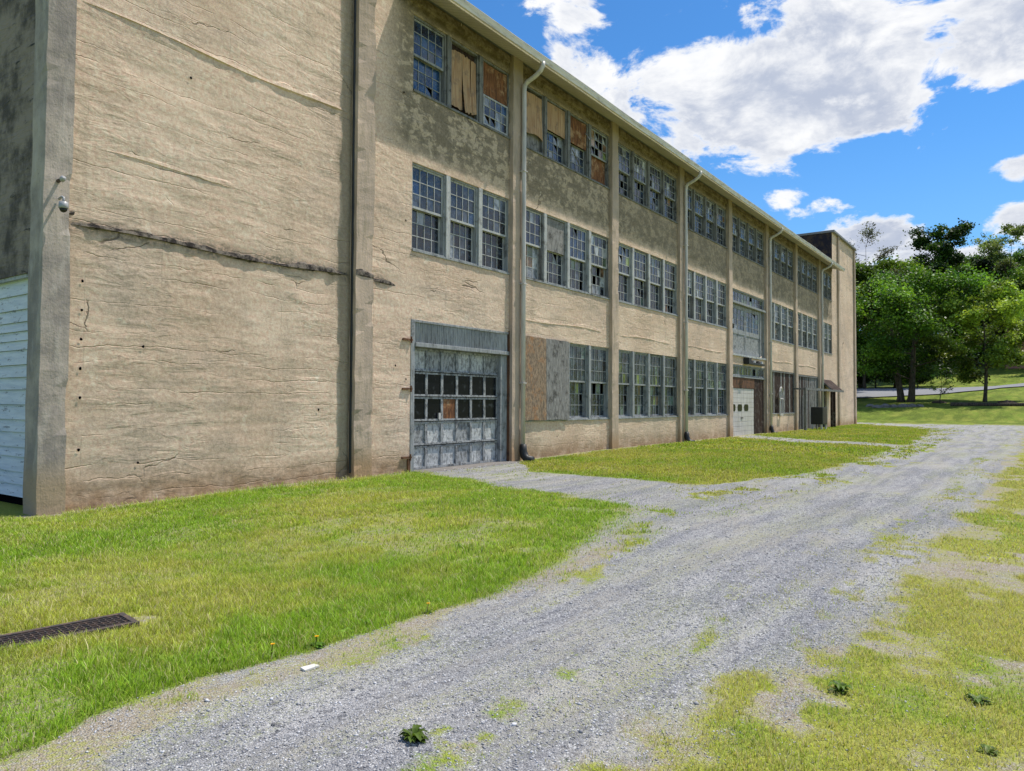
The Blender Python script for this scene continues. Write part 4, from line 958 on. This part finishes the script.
# ------------------------------------------------------------------ weeds, flowers, litter
def rosette(name, x, y, r, n, label, cat, col=(.09, .17, .02), up=.5, group=None, flower=False):
    z = float(hgt(x, y)); root = empty(name, (x, y, z), label, cat, group); Vs, Fs, Cs = [], [], []
    rr = random.Random(int(x * 1000))
    for k in range(n):
        a = rr.uniform(0, 6.283); L = r * rr.uniform(.55, 1.1); w = L * rr.uniform(.16, .26); e = rr.uniform(.1, up); d = Vector((math.cos(a), math.sin(a), 0)); s = Vector((-d.y, d.x, 0)); b0 = len(Vs)
        for t, ww, hh in ((0, .25, 0), (.35, .9, .8), (.7, 1, 1), (1, .12, .6)):
            p = Vector((x, y, z + .002)) + d * L * t + Vector((0, 0, L * e * hh)); Vs += [tuple(p + s * w * ww), tuple(p + Vector((0, 0, -w * .3))), tuple(p - s * w * ww)]
        for t in range(3): q = b0 + t * 3; Fs += [[q, q + 1, q + 4, q + 3], [q + 1, q + 2, q + 5, q + 4]]
        f = rr.uniform(.6, 1.4); Cs += [[c * f for c in col]] * 12
    np_mesh('leaf_rosette', Vs, Fs, 'leaves', np.array(Cs), loc=(x, y, z), parent=root, smooth=True)
    if flower:
        h = .07; MB().tube([(x, y, z), (x + .01, y, z + h)], .0025, 5).build('stem', 'leaves', root)
        mb = MB()
        for k in range(22):
            a = k * 2.4; r1 = .003 + .0006 * k; d = Vector((math.cos(a), math.sin(a), 0)); s = Vector((-d.y, d.x, 0)) * .004; p = Vector((x + .01, y, z + h)); mb.face([p + d * r1 * .3 - s, p + d * r1 * 1.1 - s + Vector((0, 0, .004)), p + d * r1 * 1.1 + s + Vector((0, 0, .004)), p + d * r1 * .3 + s])
        mb.build('flower_head', 'flower_yellow', root)
    return root
rosette('weed', 2.63, 2.44, .07, 46, 'dark leafy weed tuft growing alone in the gravel drive', 'weed', (.07, .13, .015), .8)
rosette('dandelion', 3.28, 3.93, .07, 20, 'dandelion with yellow flower at the lawn edge nearest the pale paper scrap', 'dandelion', flower=True)
rosette('dandelion', 3.0, 4.02, .06, 14, 'second yellow dandelion deeper in the grass, left of the other one', 'dandelion', flower=True)
rosette('dandelion', 4.35, 3.9, .05, 14, 'far yellow dandelion by the right part of the lawn edge', 'dandelion', flower=True)
rosette('plantain_weed', 4.95, .30, .075, 26, 'broad leaved dark weed in the yellow grass near the right edge', 'weed', (.10, .19, .03))
rosette('plantain_weed', 4.25, .22, .06, 22, 'broad leaved pale weed in bare soil at the lower right', 'weed', (.12, .2, .03))
rosette('plantain_weed', 4.6, .95, .07, 34, 'dark grass like weed clump where gravel meets the right verge', 'weed', (.10, .20, .025), .9)
for q, (x, y, s) in enumerate(((3.62, 4.02, .055), (3.86, 4.08, .06), (4.1, 4.12, .055), (2.75, 4.2, .05), (4.7, 4.08, .05))):
    rosette('edge_weed', x, y, s, 20, 'low broad leaved weed along the lawn edge by the drive', 'weed', (.20, .34, .04), .6, group='broad leaved weeds along the lawn edge')
x, y = 2.98, 3.62; z = float(hgt(x, y))
mb = MB(); mb.v = [(x - .05, y - .02, z + .012), (x + .05, y - .03, z + .016), (x + .055, y + .025, z + .012), (x - .045, y + .03, z + .018), (x - .05, y - .02, z + .002), (x + .05, y - .03, z + .004), (x + .055, y + .025, z + .002), (x - .045, y + .03, z + .004)]
mb.f = [[0, 1, 2, 3], [4, 5, 1, 0], [5, 6, 2, 1], [6, 7, 3, 2], [7, 4, 0, 3]]; mb.c = [(1, 1, 1)] * 5
tag(mb.build('paper_scrap', 'pale_card'), 'flat pale scrap lying at the gravel edge beside the lawn', 'litter')
def rock(x, y, s, label, group=None, m='rock', name='rock', squash=.6):
    z = float(hgt(x, y)); mb = MB(); n, k = 10, 7; rr = random.Random(int(x * 77 + y * 13))
    mb.v.append((x, y, z + s * squash))
    for i in range(1, k):
        th = math.pi * i / k * .62
        for j in range(n):
            a = 6.283 * j / n; q = s * rr.uniform(.82, 1.12); mb.v.append((x + q * math.sin(th) * math.cos(a), y + q * math.sin(th) * math.sin(a), z - .05 * s + q * squash * math.cos(th)))
    for j in range(n): mb.f.append([0, 1 + j, 1 + (j + 1) % n])
    for i in range(k - 2):
        for j in range(n): p = 1 + i * n; mb.f.append([p + j, p + n + j, p + n + (j + 1) % n, p + (j + 1) % n])
    mb.c = [(1, 1, 1)] * len(mb.f); return tag(mb.build(name, m, loc=(x, y, z)), label, 'rock', group)
for (x, y, s) in ((84, 13.6, .5), (84.5, 12.9, .6), (84.6, 12.1, .45), (84.8, 11.3, .55), (85, 10.5, .5), (85.2, 9.8, .4), (85, 14.4, .45)):
    rock(x, y, s, 'grey boulder edging the shaded bed under the large dark tree', 'boulders edging the tree bed')
z = float(hgt(86, 4)); o = MB().tube([(86, 7.2, z + .15), (86.4, 5, z + .14), (86.2, 2.5, z + .16), (86.8, -3, z + .14)], [.22, .24, .2, .2], 9).build('log', 'bark'); tag(o, 'long dark log lying in the grass before the slender light tree', 'log')
for q, (x, y, s) in enumerate(((90.5, 8.6, .8), (90.8, 2.6, .9))):
    rock(x, y, s, ['low dark soil mound between the two front trees', 'low dark soil mound right of the slender light tree'][q], None, 'bark', 'mulch_mound', .35)

# ------------------------------------------------------------------ trees
def tree_data(seed, H, R, zc0, nl, leaf, cols, trunk_r=.28, spread=.55, sparse=1.0, shape='round', trunks=1, clus=5):
    """returns (trunk MB, leaf arrays) around the origin"""
    rr = random.Random(seed); rn = np.random.default_rng(seed); tb = MB(); tips = []
    for tk in range(trunks):
        off = Vector((rr.uniform(-.4, .4), (tk - (trunks - 1) / 2) * .9, 0)) if trunks > 1 else Vector((0, 0, 0))
        lean = Vector((rr.uniform(-.06, .06), rr.uniform(-.06, .06) + (tk - (trunks - 1) / 2) * .12, 1))
        pts = [off + Vector((lean.x * t * H, lean.y * t * H, t * H * .95)) + Vector((math.sin(t * 5 + seed) * .12, math.cos(t * 4 + seed) * .12, 0)) * (t > 0) for t in (0, .05, .15, .3, .45, .6, .75, .9, 1)]
        rad = [trunk_r * q for q in (1.45, 1.08, .95, .82, .66, .48, .32, .16, .05)]
        pts[0].z = -.3; tb.tube(pts, rad, 9)
        nb = max(7, int(13 * sparse)) if trunks == 1 else 9
        for i in range(nb):
            t = zc0 / H * .8 + (1 - zc0 / H * .8) * (i + rr.random() * .6) / nb; t = min(t, .97)
            p = pts[0].lerp(pts[-1], t); p.z = t * H * .95
            hn = (p.z - zc0 * .8) / max(.1, H - zc0 * .8); prof = math.sin(math.pi * min(1, max(.12, .18 + hn * .8))) ** .6 if shape == 'round' else (1 - .75 * hn)
            Lb = R * prof * rr.uniform(.75, 1.1); a = i * 2.4 + rr.uniform(-.4, .4); d = Vector((math.cos(a), math.sin(a), rr.uniform(.15, .65))).normalized()
            q1 = p + d * Lb * .5 + Vector((0, 0, .1)); q2 = p + d * Lb + Vector((0, 0, Lb * .12)); tb.tube([p, q1, q2], [trunk_r * .36 * (1 - t * .6), trunk_r * .2 * (1 - t * .5), .02], 6)
            for j in range(clus):
                s = rr.uniform(.35, 1.0); b0 = p.lerp(q2, s); dd = (d + Vector((rr.uniform(-1, 1), rr.uniform(-1, 1), rr.uniform(-.5, .9))) * .9).normalized(); e = b0 + dd * R * rr.uniform(.18, .42)
                tb.tube([b0, e], [.035 + .02 * trunk_r, .008], 4, cap=False); tips.append((e, rr.uniform(.7, 1.25)))
                if rr.random() < .6: tips.append((b0.lerp(e, .5) + Vector((rr.uniform(-.4, .4), rr.uniform(-.4, .4), rr.uniform(-.3, .5))), rr.uniform(.5, 1)))
            tips.append((q2, 1))
        for j in range(5): tips.append((pts[-1] + Vector((rr.uniform(-.8, .8), rr.uniform(-.8, .8), rr.uniform(-.8, H * .13))) * (R / 5), .9))
    C = np.array([tuple(t[0]) for t in tips]); S = np.array([t[1] for t in tips]); nc = len(C)
    w = S ** 2 * (.3 + rn.random(nc)); w /= w.sum(); ci = rn.choice(nc, nl, p=w)
    sig = R * .105 * spread / .55; P = C[ci] + rn.normal(0, 1, (nl, 3)) * np.array([sig, sig, sig * .62]) * S[ci][:, None]
    P[:, 2] = np.maximum(P[:, 2], zc0 * .6 + rn.random(nl) * .8)
    sz = leaf * rn.uniform(.55, 1.3, nl)
    nrm = rn.normal(0, 1, (nl, 3)); nrm[:, 2] = np.abs(nrm[:, 2]) + .5; nrm /= np.linalg.norm(nrm, axis=1)[:, None]
    tt = np.cross(nrm, rn.normal(0, 1, (nl, 3))); tt /= np.linalg.norm(tt, axis=1)[:, None]; bt = np.cross(nrm, tt)
    a = tt * sz[:, None] * .5; b_ = bt * sz[:, None] * .3
    V = np.stack([P - a, P + b_ - a * .1, P + a, P - b_ - a * .1], 1).reshape(-1, 3); F = np.arange(nl * 4).reshape(-1, 4)
    cc = np.array(cols); base = cc[rn.integers(0, len(cc), nc)][ci] * (rn.uniform(.4, 1.5, nc)[ci])[:, None] * rn.uniform(.6, 1.35, (nl, 1)) * (.5 + .75 * np.clip(P[:, 2:3] / H, 0, 1))  # sunlit tops and shady lower crown put into the leaf colour by height
    return tb, (V, F, np.repeat(base, 4, 0))
TD = {}
def plant_tree(kind, x, y, label, group=None, rz=0, sc_=1.0, cat='tree', name='tree'):
    z = float(hgt(x, y)); root = bpy.data.objects.new(name, None); link(root, None, (x, y, z)); root.rotation_euler = (0, 0, rz); root.scale = (sc_,) * 3; tag(root, label, cat, group)
    if kind not in TD:
        tb, (V, F, c) = tree_data(**KINDS[kind]); me = tb.data('trunk', (0, 0, 0), True); me.materials.append(MATS['bark'])
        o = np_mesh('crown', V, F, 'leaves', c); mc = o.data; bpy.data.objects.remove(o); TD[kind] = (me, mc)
    for nm, d in zip(('trunk', 'crown'), TD[kind]):
        o = bpy.data.objects.new(nm, d); COL.objects.link(o); o.parent = root
    return root
KINDS = {
    'maple': dict(seed=4, H=12.5, R=6.4, zc0=1.3, nl=38000, leaf=.33, cols=[(0.0702, 0.14, 0.0164), (0.0998, 0.187, 0.0234), (0.0468, 0.0998, 0.0117), (0.14, 0.234, 0.0292)], trunk_r=.34, trunks=2, clus=9),
    'locust': dict(seed=9, H=11.0, R=4.7, zc0=2.4, nl=24000, leaf=.30, cols=[(0.225, 0.36, 0.0525), (0.165, 0.285, 0.0375), (0.3, 0.42, 0.075)], trunk_r=.18, clus=8, spread=.5),
    'dense': dict(seed=15, H=18, R=6.2, zc0=2.0, nl=34000, leaf=.42, cols=[(0.0382, 0.0829, 0.0153), (0.0574, 0.115, 0.0191), (0.0319, 0.0638, 0.0127)], trunk_r=.35, clus=8),
    'tall': dict(seed=17, H=20.8, R=5.4, zc0=5, nl=36000, leaf=.42, cols=[(0.0253, 0.0575, 0.0115), (0.0368, 0.0782, 0.0138), (0.023, 0.046, 0.0115)], trunk_r=.35, clus=8, spread=.5),
    'mid': dict(seed=23, H=17, R=6.0, zc0=2.0, nl=34000, leaf=.42, cols=[(0.084, 0.156, 0.0216), (0.114, 0.198, 0.0288), (0.06, 0.114, 0.0168)], trunk_r=.32, clus=8),
    'airy': dict(seed=31, H=21, R=5.4, zc0=4, nl=17000, leaf=.36, cols=[(0.18, 0.255, 0.09), (0.15, 0.217, 0.075), (0.21, 0.27, 0.105)], trunk_r=.26, clus=7, spread=.45),
    'bare': dict(seed=38, H=21.5, R=4.6, zc0=7, nl=6500, leaf=.26, cols=[(0.06, 0.072, 0.042), (0.084, 0.084, 0.054)], trunk_r=.2, clus=11, spread=.42),
    'young': dict(seed=44, H=3.2, R=1.2, zc0=1.2, nl=900, leaf=.16, cols=[(0.15, 0.255, 0.045), (0.105, 0.18, 0.03)], trunk_r=.05, clus=3),
    'shrub': dict(seed=51, H=3.0, R=2.6, zc0=.3, nl=9000, leaf=.26, cols=[(0.039, 0.0715, 0.0156), (0.0585, 0.104, 0.0195)], trunk_r=.1, clus=6, spread=.75),
}
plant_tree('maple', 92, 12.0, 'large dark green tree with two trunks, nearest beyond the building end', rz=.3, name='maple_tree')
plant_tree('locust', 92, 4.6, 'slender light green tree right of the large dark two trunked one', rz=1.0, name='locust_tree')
plant_tree('young', 89, 8.3, 'thin young sapling standing between the two front trees', cat='sapling', name='sapling')
plant_tree('mid', 97, 18.4, 'green tree half hidden behind the right end of the building', rz=2.0, sc_=.9, name='broadleaf_tree')
plant_tree('tall', 150, 13.1, 'very dark tall tree rising above all others behind the road', rz=.8, sc_=1.13, name='broadleaf_tree')
plant_tree('airy', 156, 4.6, 'tall airy pale green tree right of the darkest tall tree', rz=0, sc_=1.08, name='broadleaf_tree')
plant_tree('bare', 112, 19.6, 'nearly leafless tall tree against the cloud beside the building roof', rz=0, name='bare_tree')
plant_tree('locust', 150, -1.9, 'yellow green tree cut by the right edge, beyond the road', rz=3, sc_=1.5, name='locust_tree')
ws = [(118, 27, 'mid', .95), (120, 21.5, 'dense', .95), (118, 16.5, 'mid', 1.0), (121, 15.0, 'dense', .85), (135, 18, 'mid', 1), (160, 10, 'mid', 1), (166, 5, 'dense', .95), (162, -3, 'mid', 1), (164, 8, 'dense', 1.0), (160, -8, 'dense', 1), (150, 17, 'dense', 1),
      (168, 2.5, 'dense', 1.05), (165, 14, 'mid', 1.1), (170, 1, 'mid', 1.1), (175, -6, 'dense', 1.1), (180, -14, 'mid', 1.1), (150, 22, 'mid', 1.1), (122, 33, 'dense', 1.1), (180, 9, 'dense', 1.1), (190, -1, 'airy', 1.1)]
for q, (x, y, kd, s) in enumerate(ws):
    plant_tree(kd, x, y, 'broadleaf tree in the green wood filling the slope behind the road', 'woodland trees behind the road', rz=q * 1.7, sc_=s, name='broadleaf_tree')
for q, (x, y, s) in enumerate(((113.5, 22, .9), (114, 18.5, 1.0), (113.6, 15.6, .9), (114.5, 13.4, .8), (153, 12.5, 1.2), (156, 9, 1.2), (155, 6, 1.2), (156, 1, 1.1), (156, -3, 1.1), (113, 26, 1))):
    plant_tree('shrub', x, y, 'dark shrub in the undergrowth at the foot of the wood', 'dark shrubs under the wood', rz=q * 2.1, sc_=s, cat='shrub', name='shrub')
# a reddish house mostly hidden by leaves at the right edge
x, y = 152, 2.2; z = float(hgt(x, y)) - .4
hs = empty('brick_house', (x, y, z), 'small red brick house glimpsed through leaves near the right edge', 'house')
MB().box(x - 3, x + 3, y - 2.2, y + 2.2, z, z + 7.6).build('wall', 'brick_red', hs)
mb = MB().face([(x - 3.4, y - 2.6, z + 7.5), (x + 3.4, y - 2.6, z + 7.5), (x + 3.4, y, z + 9.9), (x - 3.4, y, z + 9.9)]).face([(x - 3.4, y + 2.6, z + 7.5), (x + 3.4, y + 2.6, z + 7.5), (x + 3.4, y, z + 9.9), (x - 3.4, y, z + 9.9)]).face([(x - 3, y - 2.2, z + 7.6), (x - 3, y, z + 9.6), (x - 3, y + 2.2, z + 7.6)]); mb.build('roof', 'roof_metal', hs)
for (u, v) in ((-1.2, 1.2), (1.2, 1.2), (-1.2, 4.2), (1.2, 4.2)):
    MB().box(x - 3.04, x - 2.99, y + u - .5, y + u + .5, z + v, z + v + 1.4).build('window', 'stucco_light', hs)

# ------------------------------------------------------------------ camera
F_, TH, TI, CY, RO = 738.48, math.radians(35.478), math.radians(1.733), 380.81, math.radians(.279)
fw = Vector((math.cos(TI) * math.cos(TH), math.cos(TI) * math.sin(TH), math.sin(TI))); rt = Vector((math.sin(TH), -math.cos(TH), 0)); upv = rt.cross(fw)
cx_ = rt * math.cos(RO) + upv * math.sin(RO); cy_ = upv * math.cos(RO) - rt * math.sin(RO)
cam = bpy.data.cameras.new('camera'); co = bpy.data.objects.new('camera', cam); COL.objects.link(co)
Mx = Matrix((cx_, cy_, -fw)).transposed().to_4x4(); Mx.translation = Vector((0, 0, 1.65)); co.matrix_world = Mx
cam.sensor_width = 36; cam.lens = F_ / 1024 * 36; cam.shift_y = -(385.5 - CY) / 1024; cam.clip_end = 8000; cam.clip_start = .05
scene.camera = co

# ------------------------------------------------------------------ sun and sky
sd = Vector((2.1, -1.2, 5.0)).normalized()
sl = bpy.data.lights.new('sun', 'SUN'); sl.energy = 5.0; sl.angle = math.radians(.5); sl.color = (1, .94, .85)
so = bpy.data.objects.new('sun', sl); COL.objects.link(so); so.rotation_euler = sd.to_track_quat('Z', 'Y').to_euler()
wd = bpy.data.worlds.new('World'); scene.world = wd; wd.use_nodes = True; t = NT(wd.node_tree)
out = t.t.nodes.new('ShaderNodeOutputWorld')
sky = t.t.nodes.new('ShaderNodeTexSky'); sky.sky_type = 'NISHITA'; sky.sun_disc = False; sky.sun_elevation = math.asin(sd.z); sky.sun_rotation = math.atan2(sd.x, sd.y)
sky.air_density = 1.0; sky.dust_density = .3; sky.ozone_density = 2.0
D = t.n('ShaderNodeTexCoord', out='Generated'); x, y, z = t.sep(D)
az = t.m('MULTIPLY', t.m('ARCTAN2', y, x), 57.2958); el = t.m('MULTIPLY', t.m('ARCSINE', z), 57.2958)
AE = t.n('ShaderNodeCombineXYZ', {0: az, 1: el, 2: 0.0})
BL = [  # az, el, half width, half height, roll degrees, amount
    (18, 21.8, 9.5, 4.4, 4, 1), (9, 22.8, 9, 4.6, 4, 1), (1, 23.0, 8, 3.8, 8, 1), (-6, 21, 6, 4.5, 0, .95), (22.5, 18.8, 4.2, 2.0, 10, .8), (18, 17.6, 3.0, 1.4, 0, .7), (8, 28, 9, 3.5, 0, .9),
    (30.5, 26.5, 3.2, 4.6, -20, .84), (26.5, 21.8, 3.0, 2.4, 20, .72), (34, 30, 3.5, 3, 0, .7), (24.0, 19.6, 3, 2, 0, .7), (15.4, 14.6, 1.9, .9, -8, .58), (12.4, 13.9, 2.6, .8, -4, .56), (14, 13.2, 3.2, .9, 0, .42), (5.5, 17, 2.5, .5, 10, .36), (9.8, 11.2, 3.6, 2.1, -8, 1.0), (6.5, 10.0, 3.2, 1.6, 0, .95),
    (1.2, 15.0, 1.8, 1.0, 0, .75), (0.2, 11.8, 2.6, 1.5, 0, .9), (-5, 13, 4, 3, 0, .9), (60, 30, 12, 8, 0, .8), (-30, 25, 14, 7, 0, .9), (3, 9.5, 6, 1.2, 0, .8)]
fld = None
for (a, e, w, h, ro, am) in BL:
    mp = t.n('ShaderNodeMapping', {'Vector': AE, 'Location': (a, e, 0), 'Rotation': (0, 0, math.radians(ro)), 'Scale': (w, h, 1)}, vector_type='TEXTURE')
    ln = t.n('ShaderNodeVectorMath', {0: mp}, operation='LENGTH', out=1)
    v = t.ramp(ln, .25, 1.75, am, 0)
    fld = v if fld is None else t.m('SMOOTH_MAX', fld, v, .15)
Dn = t.scale(D, 1, 1, 1.9)
oth = t.m('MULTIPLY', t.ramp(t.noise(Dn, 1.6, 3, .5), .42, .62), .85)
oth = t.m('MULTIPLY', oth, t.m('MAXIMUM', t.ramp(az, 44, 60), t.m('MAXIMUM', t.ramp(az, -8, -22), t.ramp(el, 36, 46))))
fld = t.m('MAXIMUM', fld, oth)
nA = t.noise(Dn, 7.5, 12, .62, .35); nB = t.noise(t.n('ShaderNodeVectorMath', {0: Dn, 1: (.01, .0, .045)}, operation='ADD'), 7.5, 12, .62, .35); nC = t.noise(Dn, 3.3, 5, .55)
nD = t.noise(Dn, 19, 8, .62, .2)
dens = t.m('ADD', t.m('ADD', fld, t.m('MULTIPLY', t.m('SUBTRACT', nA, .5), 3.0)), t.m('MULTIPLY', t.m('SUBTRACT', nD, .5), .9))
cov = t.m('MULTIPLY', t.ramp(dens, .42, .74), t.ramp(fld, .02, .3))
shade = t.m('ADD', t.m('MULTIPLY', t.m('SUBTRACT', nB, nA), 1.6), t.m('MULTIPLY', t.m('SUBTRACT', nC, .47), 2.2))
thick = t.ramp(dens, .62, 1.25)
sh = t.m('MULTIPLY', t.ramp(shade, -.28, .28), t.ramp(dens, .5, 1.0))
ccol = t.mix(sh, (13.4, 13.5, 13.7), (6.8, 7.6, 9.4))
skc = t.mix(1.0, sky.outputs[0], (.72, 1.5, 2.15), 'MULTIPLY')
low = t.ramp(el, 0, 22, 1, 0); skc = t.mix(t.m('MULTIPLY', low, .5), skc, (4.6, 8.0, 12.2))
wc = t.mix(cov, skc, ccol)
bg = t.n('ShaderNodeBackground', {'Color': wc, 'Strength': .075}); t.t.links.new(bg, out.inputs[0])

scene.view_settings.view_transform = 'Standard'; scene.view_settings.look = 'None'; scene.view_settings.exposure = 0; scene.view_settings.gamma = 1
scene.render.engine = 'CYCLES'; scene.cycles.max_bounces = 5; scene.cycles.use_denoising = True
